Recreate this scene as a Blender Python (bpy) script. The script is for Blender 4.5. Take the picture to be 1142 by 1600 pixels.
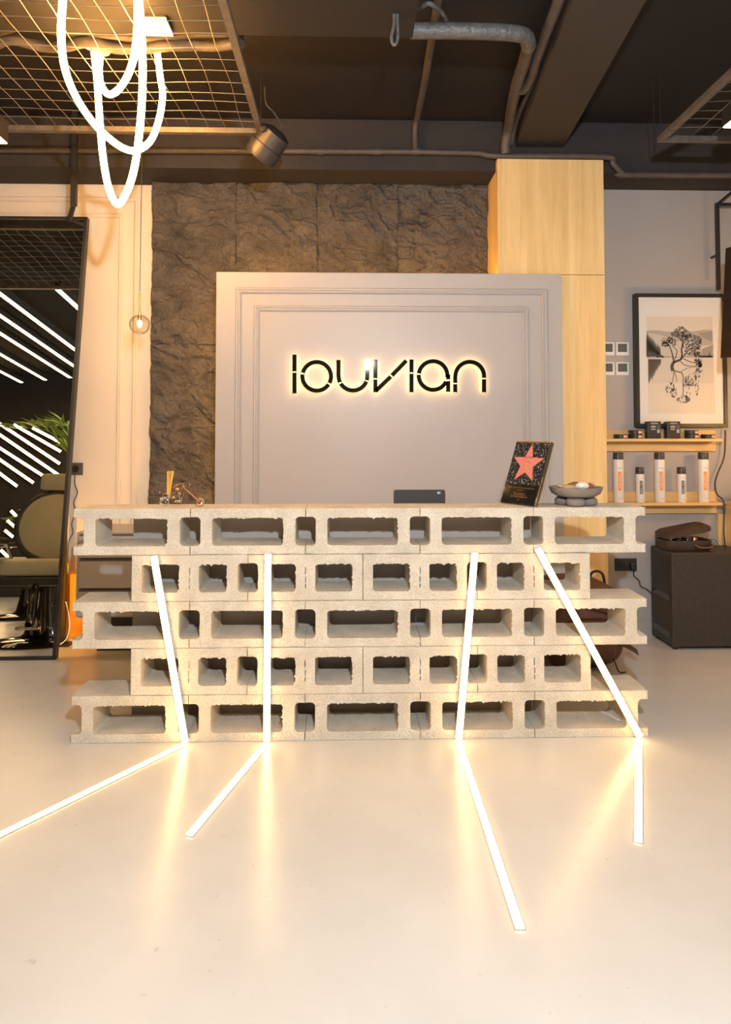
import bpy, bmesh, math, random
from mathutils import Vector, Matrix, noise

# ------------------------------------------------------------------ scene, camera, light
for o in list(bpy.data.objects):
    bpy.data.objects.remove(o)
scene = bpy.context.scene
COL = scene.collection
CAM = (-0.07713, -3.08915, 1.33278)
PITCH, YAW, FPX, CX, CY = 0.03484, 0.02864, 1100.0, 571.0, 636.236
cd = bpy.data.cameras.new('camera'); cam = bpy.data.objects.new('camera', cd); COL.objects.link(cam)
cd.sensor_fit = 'HORIZONTAL'; cd.sensor_width = 24.0; cd.lens = 24.0 * FPX / 1142.0
cd.shift_x = 0.0; cd.shift_y = -(800.0 - CY) / 1142.0
cd.clip_start = 0.02; cd.clip_end = 60
cam.location = CAM
cam.rotation_euler = (math.pi / 2 + PITCH, 0, -YAW)
scene.camera = cam

w = bpy.data.worlds.new('world'); scene.world = w; w.use_nodes = True
w.node_tree.nodes['Background'].inputs[0].default_value = (1.0, 0.75, 0.45, 1)
w.node_tree.nodes['Background'].inputs[1].default_value = 0.02

# photographer's flash on a stand just above the camera
fl = bpy.data.lights.new('flash', 'POINT'); fl.energy = 345; fl.shadow_soft_size = 0.04; fl.color = (0.86, 0.93, 1.0)
flo = bpy.data.objects.new('flash', fl); flo.location = (0.18, -3.04, 2.14); COL.objects.link(flo)

vs = scene.view_settings
vs.view_transform = 'Standard'; vs.look = 'None'; vs.exposure = 0.1; vs.gamma = 1.0; vs.use_curve_mapping = False

# ------------------------------------------------------------------ helpers
PI = math.pi
def ray(u, v):
    xr = (u - CX) / FPX; zu = -(v - CY) / FPX
    s, c = math.sin(PITCH), math.cos(PITCH)
    yr = c - zu * s; z = s + zu * c
    s, c = math.sin(YAW), math.cos(YAW)
    return Vector((xr * c + yr * s, -xr * s + yr * c, z))
def aty(u, v, Y):
    d = ray(u, v); return Vector(CAM) + d * ((Y - CAM[1]) / d.y)
def atz(u, v, Z):
    d = ray(u, v); return Vector(CAM) + d * ((Z - CAM[2]) / d.z)

ORG = {}
def tag(o, label=None, cat=None, group=None, kind=None):
    if label: o['label'] = label
    if cat: o['category'] = cat
    if group: o['group'] = group
    if kind: o['kind'] = kind
    return o
def thing(name, loc, label, cat, group=None):
    o = bpy.data.objects.new(name, None); COL.objects.link(o)
    o.location = loc; o.empty_display_size = 0.05
    ORG[o.name] = Vector(loc)
    return tag(o, label, cat, group)
def copy_tree(o, parent=None):
    c = o.copy(); COL.objects.link(c); c.parent = parent
    if o.name in ORG: ORG[c.name] = ORG[o.name].copy()
    for ch in list(o.children): copy_tree(ch, c)
    return c

class MB:
    def __init__(s): s.v = []; s.f = []
    def add(s, vs, fs):
        b = len(s.v); s.v += [Vector(p) for p in vs]; s.f += [tuple(b + i for i in f) for f in fs]; return s
    def box(s, x0, x1, y0, y1, z0, z1, M=None):
        p = [Vector((x, y, z)) for z in (z0, z1) for y in (y0, y1) for x in (x0, x1)]
        if M is not None: p = [M @ q for q in p]
        return s.add(p, [(0, 2, 3, 1), (4, 5, 7, 6), (0, 1, 5, 4), (2, 6, 7, 3), (0, 4, 6, 2), (1, 3, 7, 5)])
    def cbox(s, c, sx, sy, sz, M=None):
        return s.box(c[0]-sx/2, c[0]+sx/2, c[1]-sy/2, c[1]+sy/2, c[2]-sz/2, c[2]+sz/2, M)
    def cyl(s, a, b, r0, r1=None, n=16, cap=True):
        a = Vector(a); b = Vector(b); r1 = r0 if r1 is None else r1
        d = (b - a).normalized(); t = d.orthogonal().normalized(); u = d.cross(t)
        vs = [a + (t*math.cos(2*PI*i/n) + u*math.sin(2*PI*i/n))*r0 for i in range(n)] + \
             [b + (t*math.cos(2*PI*i/n) + u*math.sin(2*PI*i/n))*r1 for i in range(n)]
        fs = [(i, (i+1) % n, n+(i+1) % n, n+i) for i in range(n)]
        if cap: fs += [tuple(range(n-1, -1, -1)), tuple(range(n, 2*n))]
        return s.add(vs, fs)
    def tube(s, pts, r, n=8, closed=False, cap=True):
        pts = [Vector(p) for p in pts]; m = len(pts)
        rs = r if isinstance(r, (list, tuple)) else [r]*m
        vs = []; up = None
        for i in range(m):
            if closed: d = pts[(i+1) % m] - pts[i-1]
            else: d = pts[min(i+1, m-1)] - pts[max(i-1, 0)]
            d = d.normalized() if d.length > 1e-9 else Vector((0, 0, 1))
            if up is None: up = d.orthogonal().normalized()
            up = (up - d*up.dot(d))
            up = up.normalized() if up.length > 1e-6 else d.orthogonal().normalized()
            w_ = d.cross(up)
            vs += [pts[i] + (up*math.cos(2*PI*k/n) + w_*math.sin(2*PI*k/n))*rs[i] for k in range(n)]
        fs = []
        for i in range(m if closed else m-1):
            j = (i+1) % m
            fs += [(i*n+k, i*n+(k+1) % n, j*n+(k+1) % n, j*n+k) for k in range(n)]
        if cap and not closed: fs += [tuple(range(n-1, -1, -1)), tuple((m-1)*n+k for k in range(n))]
        return s.add(vs, fs)
    def lathe(s, prof, c=(0, 0, 0), n=24, M=None):
        c = Vector(c); vs = []
        for (r, z) in prof:
            vs += [Vector((r*math.cos(2*PI*k/n), r*math.sin(2*PI*k/n), z)) for k in range(n)]
        if M is not None: vs = [M @ p for p in vs]
        vs = [p + c for p in vs]
        fs = [(i*n+k, i*n+(k+1) % n, (i+1)*n+(k+1) % n, (i+1)*n+k) for i in range(len(prof)-1) for k in range(n)]
        fs += [tuple(range(n-1, -1, -1)), tuple((len(prof)-1)*n+k for k in range(n))]
        return s.add(vs, fs)
    def ball(s, c, rx, ry=None, rz=None, n=16, m=10, M=None):
        ry = rx if ry is None else ry; rz = rx if rz is None else rz
        vs = []
        for i in range(1, m):
            a = PI*i/m
            for k in range(n):
                vs.append(Vector((rx*math.sin(a)*math.cos(2*PI*k/n), ry*math.sin(a)*math.sin(2*PI*k/n), rz*math.cos(a))))
        vs += [Vector((0, 0, rz)), Vector((0, 0, -rz))]
        if M is not None: vs = [M @ p for p in vs]
        vs = [p + Vector(c) for p in vs]
        fs = [(i*n+k, (i+1)*n+k, (i+1)*n+(k+1) % n, i*n+(k+1) % n) for i in range(m-2) for k in range(n)]
        t = (m-1)*n
        fs += [(t, k, (k+1) % n) for k in range(n)] + [(t+1, (m-2)*n+(k+1) % n, (m-2)*n+k) for k in range(n)]
        return s.add(vs, fs)
    def poly(s, pts3, thick):            # flat polygon (ordered 3D points) extruded by vector
        n = len(pts3); t = Vector(thick); p = [Vector(q) for q in pts3]
        return s.add(p + [q + t for q in p],
                     [tuple(range(n)), tuple(range(2*n-1, n-1, -1))] + [(i, n+i, n+(i+1) % n, (i+1) % n) for i in range(n)])
    def build(s, name, m, parent=None, smooth=None, bevel=0, seg=2, base=True, fixn=True):
        me = bpy.data.meshes.new(name)
        off = Vector((0, 0, 0))
        if parent is not None: off = ORG[parent.name]
        elif base and s.v:
            xs = [p.x for p in s.v]; ys = [p.y for p in s.v]; zs = [p.z for p in s.v]
            off = Vector(((min(xs)+max(xs))/2, (min(ys)+max(ys))/2, min(zs)))
        me.from_pydata([p - off for p in s.v], [], s.f)
        if bevel or fixn:
            bm = bmesh.new(); bm.from_mesh(me)
            if fixn: bmesh.ops.recalc_face_normals(bm, faces=bm.faces)
            if bevel:
                es = [e for e in bm.edges if len(e.link_faces) == 2 and e.calc_face_angle(0) > 0.5]
                bmesh.ops.bevel(bm, geom=es, offset=bevel, segments=seg, affect='EDGES', profile=0.5, clamp_overlap=True)
            bm.to_mesh(me); bm.free()
        return link(name, me, m, parent, off, smooth)
def link(name, me, m, parent, off, smooth=None):
    if smooth is not None:
        me.shade_smooth()
        me.set_sharp_from_angle(angle=math.radians(smooth))
    me.materials.append(m)
    o = bpy.data.objects.new(name, me); COL.objects.link(o)
    if parent is not None: o.parent = parent
    else: o.location = off
    ORG[o.name] = Vector(off)
    return o
def struct(mb, name, m, **k):
    o = mb.build(name, m, base=False, **k); o['kind'] = 'structure'; return o
def smooth_path(p, k=8):
    p = [Vector(q) for q in p]; out = []
    for i in range(len(p)-1):
        a = p[max(i-1, 0)]; b = p[i]; c = p[i+1]; d = p[min(i+2, len(p)-1)]
        for j in range(k):
            t = j/k
            out.append(0.5*((2*b) + (c-a)*t + (2*a-5*b+4*c-d)*t*t + (3*b-a-3*c+d)*t**3))
    out.append(p[-1]); return out
def text(name, body, size, m, parent, M, depth=0.0004, spacing=1.0):
    cu = bpy.data.curves.new('t', 'FONT'); cu.body = body; cu.size = size; cu.align_x = 'CENTER'; cu.align_y = 'CENTER'
    cu.extrude = depth; cu.space_character = spacing; cu.resolution_u = 2
    to = bpy.data.objects.new('t', cu); COL.objects.link(to)
    dg = bpy.context.evaluated_depsgraph_get()
    me = bpy.data.meshes.new_from_object(to.evaluated_get(dg))
    bpy.data.objects.remove(to); bpy.data.curves.remove(cu)
    me.name = name
    me.transform(M); off = ORG[parent.name]
    me.transform(Matrix.Translation(-off))
    me.materials.clear()
    return link(name, me, m, parent, off)
def frame_M(origin, xdir, ydir):
    x = Vector(xdir).normalized(); y = Vector(ydir); y = (y - x*y.dot(x)).normalized(); z = x.cross(y)
    M = Matrix((x, y, z)).transposed().to_4x4(); M.translation = Vector(origin); return M

# ------------------------------------------------------------------ materials
def new_mat(name):
    m = bpy.data.materials.new(name); m.use_nodes = True
    nt = m.node_tree; b = nt.nodes['Principled BSDF']; return m, nt, b
def rgb(r, g, b):                       # sRGB 0-255 -> linear
    f = lambda c: (c/255/12.92) if c <= 10.3 else (((c/255)+0.055)/1.055)**2.4
    return (f(r), f(g), f(b), 1)
def simple(name, col, rough=0.5, metal=0.0, coat=0.0, spec=0.5, var=0.0, vscale=8.0, bump=0.0, bscale=200.0):
    m, nt, b = new_mat(name)
    b.inputs['Base Color'].default_value = col; b.inputs['Roughness'].default_value = rough
    b.inputs['Metallic'].default_value = metal; b.inputs['Coat Weight'].default_value = coat
    b.inputs['Specular IOR Level'].default_value = spec
    geo = nt.nodes.new('ShaderNodeNewGeometry')
    if var:
        n = nt.nodes.new('ShaderNodeTexNoise'); n.inputs['Scale'].default_value = vscale; n.inputs['Detail'].default_value = 5
        nt.links.new(geo.outputs['Position'], n.inputs['Vector'])
        r = nt.nodes.new('ShaderNodeValToRGB')
        r.color_ramp.elements[0].position = 0.3; r.color_ramp.elements[1].position = 0.7
        r.color_ramp.elements[0].color = [c*(1-var) for c in col[:3]] + [1]
        r.color_ramp.elements[1].color = [min(1, c*(1+var)) for c in col[:3]] + [1]
        nt.links.new(n.outputs['Fac'], r.inputs['Fac']); nt.links.new(r.outputs['Color'], b.inputs['Base Color'])
    if bump:
        n2 = nt.nodes.new('ShaderNodeTexNoise'); n2.inputs['Scale'].default_value = bscale; n2.inputs['Detail'].default_value = 4
        nt.links.new(geo.outputs['Position'], n2.inputs['Vector'])
        bp = nt.nodes.new('ShaderNodeBump'); bp.inputs['Strength'].default_value = bump; bp.inputs['Distance'].default_value = 0.01
        nt.links.new(n2.outputs['Fac'], bp.inputs['Height']); nt.links.new(bp.outputs['Normal'], b.inputs['Normal'])
    return m
def emit(name, col, strength):
    m, nt, b = new_mat(name)
    b.inputs['Base Color'].default_value = (0.8, 0.8, 0.8, 1); b.inputs['Roughness'].default_value = 0.5
    b.inputs['Emission Color'].default_value = col; b.inputs['Emission Strength'].default_value = strength
    return m
def wood(name, c0, c1, axis='Z', rough=0.45):
    m, nt, b = new_mat(name); geo = nt.nodes.new('ShaderNodeNewGeometry')
    mp = nt.nodes.new('ShaderNodeMapping'); sc = {'Z': (9, 9, 0.55), 'X': (0.6, 11, 11), 'Y': (9, 0.6, 9)}[axis]
    mp.inputs['Scale'].default_value = sc
    nt.links.new(geo.outputs['Position'], mp.inputs['Vector'])
    n = nt.nodes.new('ShaderNodeTexNoise'); n.inputs['Scale'].default_value = 1.6; n.inputs['Detail'].default_value = 7
    n.inputs['Distortion'].default_value = 0.6
    nt.links.new(mp.outputs['Vector'], n.inputs['Vector'])
    n2 = nt.nodes.new('ShaderNodeTexNoise'); n2.inputs['Scale'].default_value = 14; n2.inputs['Detail'].default_value = 4
    nt.links.new(mp.outputs['Vector'], n2.inputs['Vector'])
    mx = nt.nodes.new('ShaderNodeMath'); mx.operation = 'MULTIPLY_ADD'; mx.inputs[1].default_value = 0.35
    nt.links.new(n2.outputs['Fac'], mx.inputs[0]); nt.links.new(n.outputs['Fac'], mx.inputs[2])
    r = nt.nodes.new('ShaderNodeValToRGB')
    r.color_ramp.elements[0].position = 0.48; r.color_ramp.elements[1].position = 0.88
    r.color_ramp.elements[0].color = c0; r.color_ramp.elements[1].color = c1
    nt.links.new(mx.outputs[0], r.inputs['Fac']); nt.links.new(r.outputs['Color'], b.inputs['Base Color'])
    b.inputs['Roughness'].default_value = rough
    return m

WARM = (1.0, 0.50, 0.13, 1)
M_led = emit('led_warm', (1.0, 0.58, 0.20, 1), 20.0)
M_neon = emit('neon_warm', WARM, 88.0)
M_bar = emit('lamp_diffuser', (1.0, 0.66, 0.36, 1), 18.0)
M_bar2 = emit('edge_lamp_diffuser', (1.0, 0.68, 0.37, 1), 30.0)
M_halo = emit('letter_backlight', (1.0, 0.60, 0.22, 1), 14.0)
M_amber = emit('amber_strip', (1.0, 0.50, 0.10, 1), 55.0)
M_bulb = emit('bulb', (1.0, 0.62, 0.25, 1), 30.0)

def concrete():
    m, nt, b = new_mat('concrete'); L = nt.links.new
    geo = nt.nodes.new('ShaderNodeNewGeometry')
    n = nt.nodes.new('ShaderNodeTexNoise'); n.inputs['Scale'].default_value = 9; n.inputs['Detail'].default_value = 8
    L(geo.outputs['Position'], n.inputs['Vector'])
    r = nt.nodes.new('ShaderNodeValToRGB'); r.color_ramp.elements[0].position = 0.3; r.color_ramp.elements[1].position = 0.72
    r.color_ramp.elements[0].color = (0.54, 0.485, 0.395, 1); r.color_ramp.elements[1].color = (0.70, 0.635, 0.525, 1)
    L(n.outputs['Fac'], r.inputs['Fac'])
    n3 = nt.nodes.new('ShaderNodeTexNoise'); n3.inputs['Scale'].default_value = 160; n3.inputs['Detail'].default_value = 3
    L(geo.outputs['Position'], n3.inputs['Vector'])
    r3 = nt.nodes.new('ShaderNodeValToRGB'); r3.color_ramp.elements[0].position = 0.32; r3.color_ramp.elements[1].position = 0.6
    r3.color_ramp.elements[0].color = (0.80, 0.785, 0.75, 1); r3.color_ramp.elements[1].color = (1, 1, 1, 1)
    L(n3.outputs['Fac'], r3.inputs['Fac'])
    mx = nt.nodes.new('ShaderNodeMix'); mx.data_type = 'RGBA'; mx.blend_type = 'MULTIPLY'; mx.inputs['Factor'].default_value = 1
    L(r.outputs['Color'], mx.inputs['A']); L(r3.outputs['Color'], mx.inputs['B']); L(mx.outputs['Result'], b.inputs['Base Color'])
    b.inputs['Roughness'].default_value = 0.9; b.inputs['Specular IOR Level'].default_value = 0.2
    v = nt.nodes.new('ShaderNodeTexNoise'); v.inputs['Scale'].default_value = 90; v.inputs['Detail'].default_value = 6
    L(geo.outputs['Position'], v.inputs['Vector'])
    bp = nt.nodes.new('ShaderNodeBump'); bp.inputs['Strength'].default_value = 0.5; bp.inputs['Distance'].default_value = 0.008
    L(v.outputs['Fac'], bp.inputs['Height']); L(bp.outputs['Normal'], b.inputs['Normal'])
    return m
M_concrete = concrete()

def floor_mat():
    m, nt, b = new_mat('microcement'); L = nt.links.new
    geo = nt.nodes.new('ShaderNodeNewGeometry')
    n = nt.nodes.new('ShaderNodeTexNoise'); n.inputs['Scale'].default_value = 1.7; n.inputs['Detail'].default_value = 9; n.inputs['Roughness'].default_value = 0.62
    L(geo.outputs['Position'], n.inputs['Vector'])
    r = nt.nodes.new('ShaderNodeValToRGB'); r.color_ramp.elements[0].position = 0.32; r.color_ramp.elements[1].position = 0.68
    r.color_ramp.elements[0].color = (0.51, 0.505, 0.48, 1); r.color_ramp.elements[1].color = (0.57, 0.57, 0.55, 1)
    L(n.outputs['Fac'], r.inputs['Fac'])
    s = nt.nodes.new('ShaderNodeTexNoise'); s.inputs['Scale'].default_value = 26; s.inputs['Detail'].default_value = 2
    L(geo.outputs['Position'], s.inputs['Vector'])
    rs = nt.nodes.new('ShaderNodeValToRGB'); rs.color_ramp.elements[0].position = 0.22; rs.color_ramp.elements[1].position = 0.30
    rs.color_ramp.elements[0].color = (0.7, 0.62, 0.5, 1); rs.color_ramp.elements[1].color = (1, 1, 1, 1)
    L(s.outputs['Fac'], rs.inputs['Fac'])
    mx = nt.nodes.new('ShaderNodeMix'); mx.data_type = 'RGBA'; mx.blend_type = 'MULTIPLY'; mx.inputs['Factor'].default_value = 0.6
    L(r.outputs['Color'], mx.inputs['A']); L(rs.outputs['Color'], mx.inputs['B']); L(mx.outputs['Result'], b.inputs['Base Color'])
    rr = nt.nodes.new('ShaderNodeMapRange'); rr.inputs['To Min'].default_value = 0.20; rr.inputs['To Max'].default_value = 0.30
    L(n.outputs['Fac'], rr.inputs['Value']); L(rr.outputs['Result'], b.inputs['Roughness'])
    b.inputs['Specular IOR Level'].default_value = 0.5
    return m
M_floor = floor_mat()

def stone_mat():
    m, nt, b = new_mat('split_stone'); L = nt.links.new
    geo = nt.nodes.new('ShaderNodeNewGeometry')
    n = nt.nodes.new('ShaderNodeTexNoise'); n.inputs['Scale'].default_value = 7; n.inputs['Detail'].default_value = 8
    L(geo.outputs['Position'], n.inputs['Vector'])
    r = nt.nodes.new('ShaderNodeValToRGB'); r.color_ramp.elements[0].position = 0.3; r.color_ramp.elements[1].position = 0.7
    r.color_ramp.elements[0].color = (0.06, 0.05, 0.042, 1); r.color_ramp.elements[1].color = (0.12, 0.102, 0.087, 1)
    L(n.outputs['Fac'], r.inputs['Fac']); L(r.outputs['Color'], b.inputs['Base Color'])
    b.inputs['Roughness'].default_value = 0.75
    n2 = nt.nodes.new('ShaderNodeTexNoise'); n2.inputs['Scale'].default_value = 55; n2.inputs['Detail'].default_value = 6; n2.inputs['Distortion'].default_value = 0.5
    L(geo.outputs['Position'], n2.inputs['Vector'])
    bp = nt.nodes.new('ShaderNodeBump'); bp.inputs['Strength'].default_value = 0.9; bp.inputs['Distance'].default_value = 0.02
    L(n2.outputs['Fac'], bp.inputs['Height']); L(bp.outputs['Normal'], b.inputs['Normal'])
    return m
M_stone = stone_mat()
M_warmlit = simple('warm_lit_paint', (0.72, 0.63, 0.52, 1), 0.6, var=0.03, vscale=3)  # neutral left-wall paint, warm neon light put into its colour
M_grey = simple('grey_paint', (0.41, 0.375, 0.345, 1), 0.6, var=0.03, vscale=3)
M_panelp = simple('panel_paint', (0.42, 0.395, 0.385, 1), 0.42, var=0.02, vscale=4)
M_ceil = simple('dark_ceiling_paint', (0.009, 0.0055, 0.0038, 1), 0.8, var=0.12, vscale=5, bump=0.2, bscale=60)
M_soffit = simple('dark_soffit_paint', (0.032, 0.026, 0.023, 1), 0.8, var=0.08, vscale=6, bump=0.15, bscale=60)
M_beam = simple('beam_paint', (0.036, 0.026, 0.019, 1), 0.75, var=0.1, vscale=5, bump=0.15, bscale=60)
M_pipe = simple('painted_pipe', (0.075, 0.06, 0.05, 1), 0.5, var=0.15, vscale=20)
M_foil = simple('insulation_wrap', (0.10, 0.095, 0.09, 1), 0.45, var=0.25, vscale=30, bump=0.8, bscale=40)
M_oak = wood('oak_laminate', (0.72, 0.47, 0.185, 1), (0.88, 0.63, 0.29, 1), 'Z')
M_oakx = wood('oak_shelf', (0.68, 0.43, 0.17, 1), (0.84, 0.58, 0.26, 1), 'X')
M_black = simple('black_metal', (0.022, 0.020, 0.018, 1), 0.4, var=0.1)
M_blackg = simple('gloss_black', (0.012, 0.011, 0.011, 1), 0.12, coat=0.5)
M_blackp = simple('black_plastic', (0.030, 0.027, 0.025, 1), 0.45, var=0.1)
M_chrome = simple('chrome', (0.75, 0.73, 0.70, 1), 0.14, 1.0)
M_gold = simple('gold_metal', (0.80, 0.52, 0.20, 1), 0.25, 1.0)
M_copper = simple('copper_metal', (0.70, 0.36, 0.22, 1), 0.28, 1.0)
M_alu = simple('aluminium', (0.6, 0.58, 0.55, 1), 0.35, 1.0)
M_steel = simple('grey_steel_paint', (0.36, 0.33, 0.29, 1), 0.38, var=0.03)
M_sign = simple('smoked_mirror', (0.12, 0.095, 0.075, 1), 0.025, 1.0)
M_white = simple('white_plastic', (0.8, 0.78, 0.74, 1), 0.4)
M_wire = simple('galvanised_wire', (0.36, 0.32, 0.27, 1), 0.4, 0.8)
M_traybar = simple('tray_bar', (0.17, 0.145, 0.12, 1), 0.45, 0.5, var=0.2, vscale=25)
M_leather = simple('brown_leather', (0.115, 0.048, 0.026, 1), 0.38, var=0.3, vscale=9, bump=0.3, bscale=160)
M_leatherd = simple('dark_leather', (0.055, 0.034, 0.024, 1), 0.5, var=0.25, vscale=12, bump=0.4, bscale=220)
M_rubber = simple('cable_rubber', (0.05, 0.04, 0.035, 1), 0.55)

def mirror_mat():
    m, nt, b = new_mat('mirror_glass')
    b.inputs['Base Color'].default_value = (0.80, 0.78, 0.68, 1); b.inputs['Metallic'].default_value = 1; b.inputs['Roughness'].default_value = 0.0
    return m
M_mirror = mirror_mat()
def glass_mat(name, col, rough=0.0, alpha_mix=0.82):
    m, nt, b = new_mat(name); L = nt.links.new
    out = nt.nodes['Material Output']
    t = nt.nodes.new('ShaderNodeBsdfTransparent'); t.inputs['Color'].default_value = col
    g = nt.nodes.new('ShaderNodeBsdfGlossy'); g.inputs['Roughness'].default_value = rough; g.inputs['Color'].default_value = (1, 1, 1, 1)
    lw = nt.nodes.new('ShaderNodeLayerWeight'); lw.inputs['Blend'].default_value = 0.25
    mx = nt.nodes.new('ShaderNodeMixShader')
    L(lw.outputs['Facing'], mx.inputs['Fac']); L(t.outputs['BSDF'], mx.inputs[1]); L(g.outputs['BSDF'], mx.inputs[2])
    L(mx.outputs['Shader'], out.inputs['Surface'])
    return m
M_globe = glass_mat('clear_glass', (0.96, 0.92, 0.85, 1), 0.02)

# ------------------------------------------------------------------ room shell
YW = 1.53           # back wall
XR = 2.85           # right wall
XL = -6.0; YB = -5.0
ZC = 3.27
YS = 1.22           # soffit front
struct(MB().box(XL, XR, YB, YW, -0.1, 0), 'floor', M_floor)
struct(MB().box(XL, XR, YB, YW, ZC, ZC+0.1), 'ceiling', M_ceil)
struct(MB().box(XL, -1.333, YW, YW+0.1, 0, ZC), 'wall_back_left', M_warmlit)
struct(MB().box(-1.333, 1.0, YW, YW+0.1, 0, ZC), 'wall_back_middle', M_soffit)
struct(MB().box(1.0, XR, YW, YW+0.1, 0, ZC), 'wall_back_right', M_grey)
struct(MB().box(XR, XR+0.1, YB, YW+0.1, 0, ZC), 'wall_right', M_grey)
struct(MB().box(XL-0.1, XL, YB, YW+0.1, 0, ZC), 'wall_left', M_soffit)
struct(MB().box(XL, XR, YB-0.1, YB, 0, ZC), 'wall_behind', M_soffit)
struct(MB().box(XL, XR, YS, YW, 2.955, ZC), 'trim_soffit', M_soffit)
struct(MB().box(1.53, XR, YW-0.014, YW, 0, 0.10), 'baseboard_right', M_grey, bevel=0.003)

# big ceiling beam running towards the camera and a wide boxed duct
a, b_ = atz(805, 230, 3.11), atz(880, 230, 3.11); c, d = atz(895, 0, 3.11), atz(1010, 0, 3.11)
e1 = (c-a).normalized(); e2 = (d-b_).normalized()
bm_ = MB().poly([a - e1*0.05, b_ - e2*0.05, b_ + e2*4.5, a + e1*4.5], (0, 0, 0.16))
struct(bm_, 'trim_beam', M_beam)
p1 = atz(380, 55, 3.08); p2 = atz(645, 55, 3.08)
struct(MB().box(p1.x-1.6, p2.x, p1.y-1.6, p1.y, 3.08, ZC), 'trim_duct', simple('duct_paint', (0.012, 0.008, 0.0055, 1), 0.85, var=0.1, vscale=5))

# mouldings -----------------------------------------------------------
def moulding(mb, x0, x1, z0, z1, y, wd, h):
    """picture-frame moulding: stepped profile swept round a rectangle on a wall facing -Y; x0..z1 is the outer edge"""
    prof = [(0, 0), (0.0, h*0.45), (wd*0.22, h), (wd*0.42, h*0.95), (wd*0.5, h*0.55), (wd*0.68, h*0.55), (wd*0.82, h*0.85), (wd, h*0.5), (wd, 0)]
    vs = []
    for (i, hh) in prof:
        vs += [(x0+i, y-hh, z0+i), (x1-i, y-hh, z0+i), (x1-i, y-hh, z1-i), (x0+i, y-hh, z1-i)]
    fs = []
    for k in range(len(prof)-1):
        for j in range(4): fs.append((k*4+j, k*4+(j+1) % 4, (k+1)*4+(j+1) % 4, (k+1)*4+j))
    mb.add(vs, fs); return mb
po = aty(219, 309, YW); pi_ = aty(194, 334, YW)
struct(moulding(MB(), -3.3, po.x, 0.30, po.z, YW, 0.036, 0.016), 'trim_1', M_warmlit)
struct(moulding(MB(), -3.2, pi_.x, 0.40, pi_.z, YW, 0.030, 0.014), 'trim_2', M_warmlit)

# split-face stone panels on the back wall ------------------------------
wm = bpy.data.objects['wall_back_middle']
xs = [-1.333, -0.79, -0.262, 0.268, 0.80]
rows = [(1.895, 2.955), (0.835, 1.895), (0.0, 0.835)]
def stone_panel(x0, x1, z0, z1, seed):
    nx = max(8, int((x1-x0)/0.0065)); nz = max(8, int((z1-z0)/0.0065))
    vs = []; fs = []
    so = Vector((seed*7.3, seed*3.1, 0))
    for j in range(nz+1):
        for i in range(nx+1):
            x = x0 + (x1-x0)*i/nx; z = z0 + (z1-z0)*j/nz
            p = Vector((x*2.0 + 0.5*z, 0.0, z*2.6)) + so
            q = p + 0.22*noise.turbulence_vector(p*1.5, 3, False)
            h = noise.ridged_multi_fractal(q*1.5, 0.75, 2.2, 7, 1.0, 2.0)*0.016
            h += noise.fractal(q*1.3, 0.6, 2.1, 6)*0.018 + noise.ridged_multi_fractal(p*5.0, 0.8, 2.1, 4, 1.0, 2.0)*0.0045
            for (fa, fb, sd_) in ((2.4, 3.4, 5.0), (5.5, 8.0, 9.0), (11.0, 17.0, 3.0)):
                st = noise.noise(Vector((q.x*fa+q.z*0.9, sd_, q.z*fb)))
                h += (0.034/fa)*(1 if st > 0.04 else (st+0.04)/0.08 if st > -0.04 else 0)
            h *= 1.05
            e = min(i, nx-i, j, nz-j)
            if e == 0: h = h*0.9 - 0.001
            vs.append((x, YW - 0.022 - h, z))
    for j in range(nz):
        for i in range(nx):
            a = j*(nx+1)+i; fs.append((a, a+1, a+nx+2, a+nx+1))
    mb = MB(); mb.add(vs, fs)
    # sides back to the wall
    ring = [j for j in range(nx+1)] + [(k+1)*(nx+1)-1 for k in range(1, nz+1)] + [nz*(nx+1)+i for i in range(nx-1, -1, -1)] + [k*(nx+1) for k in range(nz-1, 0, -1)]
    n0 = len(mb.v)
    for r in ring: mb.v.append(Vector((mb.v[r].x, YW, mb.v[r].z)))
    for k in range(len(ring)):
        l = (k+1) % len(ring); mb.f.append((ring[l], ring[k], n0+k, n0+l))
    return mb
g = 0.0001
sp = [(0, 0), (1, 0), (2, 0), (3, 0), (0, 1), (0, 2)]
for k, (ci, ri) in enumerate(sp):
    x0, x1 = xs[ci], xs[ci+1] if ci < 4 else 0.858
    if ci == 3: x1 = 0.856
    o = stone_panel(x0+g, x1-g, rows[ri][0]+g, rows[ri][1]-g, k+1).build('stone_panel', M_stone, None, smooth=50, base=False)
    o.parent = wm

# ------------------------------------------------------------------ oak column
t = thing('oak_column', (1.19, 1.35, 0), 'tall oak-veneered square column rising behind the grey sign panel', 'column')
MB().box(0.858, 1.518, 1.17, YW, 0, 2.296).build('lower_casing', M_oak, t, bevel=0.0015, seg=1)
MB().box(0.858, 1.518, 1.17, YS-0.002, 2.299, 3.015).box(0.858, 1.518, YS-0.004, YW, 2.299, 2.953).build('upper_casing', M_oak, t, bevel=0.0015, seg=1)

# ------------------------------------------------------------------ feature panel with sign
YP = 1.12
t = thing('sign_panel', (0.19, YP+0.02, 0), 'greige painted feature panel with double mouldings behind the counter', 'panel')
MB().box(-0.85, 1.235, YP, 1.168, 0, 2.29).build('board', M_panelp, t, bevel=0.002, seg=1)
A = aty(368, 452, YP); B = aty(855, 449, YP)
moulding(MB(), A.x, B.x, 0.35, (A.z+B.z)/2, YP, 0.036, 0.014).build('moulding', M_panelp, t)
A = aty(396.5, 480, YP); B = aty(825, 477, YP)
moulding(MB(), A.x, B.x, 0.46, (A.z+B.z)/2, YP, 0.034, 0.013).build('moulding', M_panelp, t)
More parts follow.
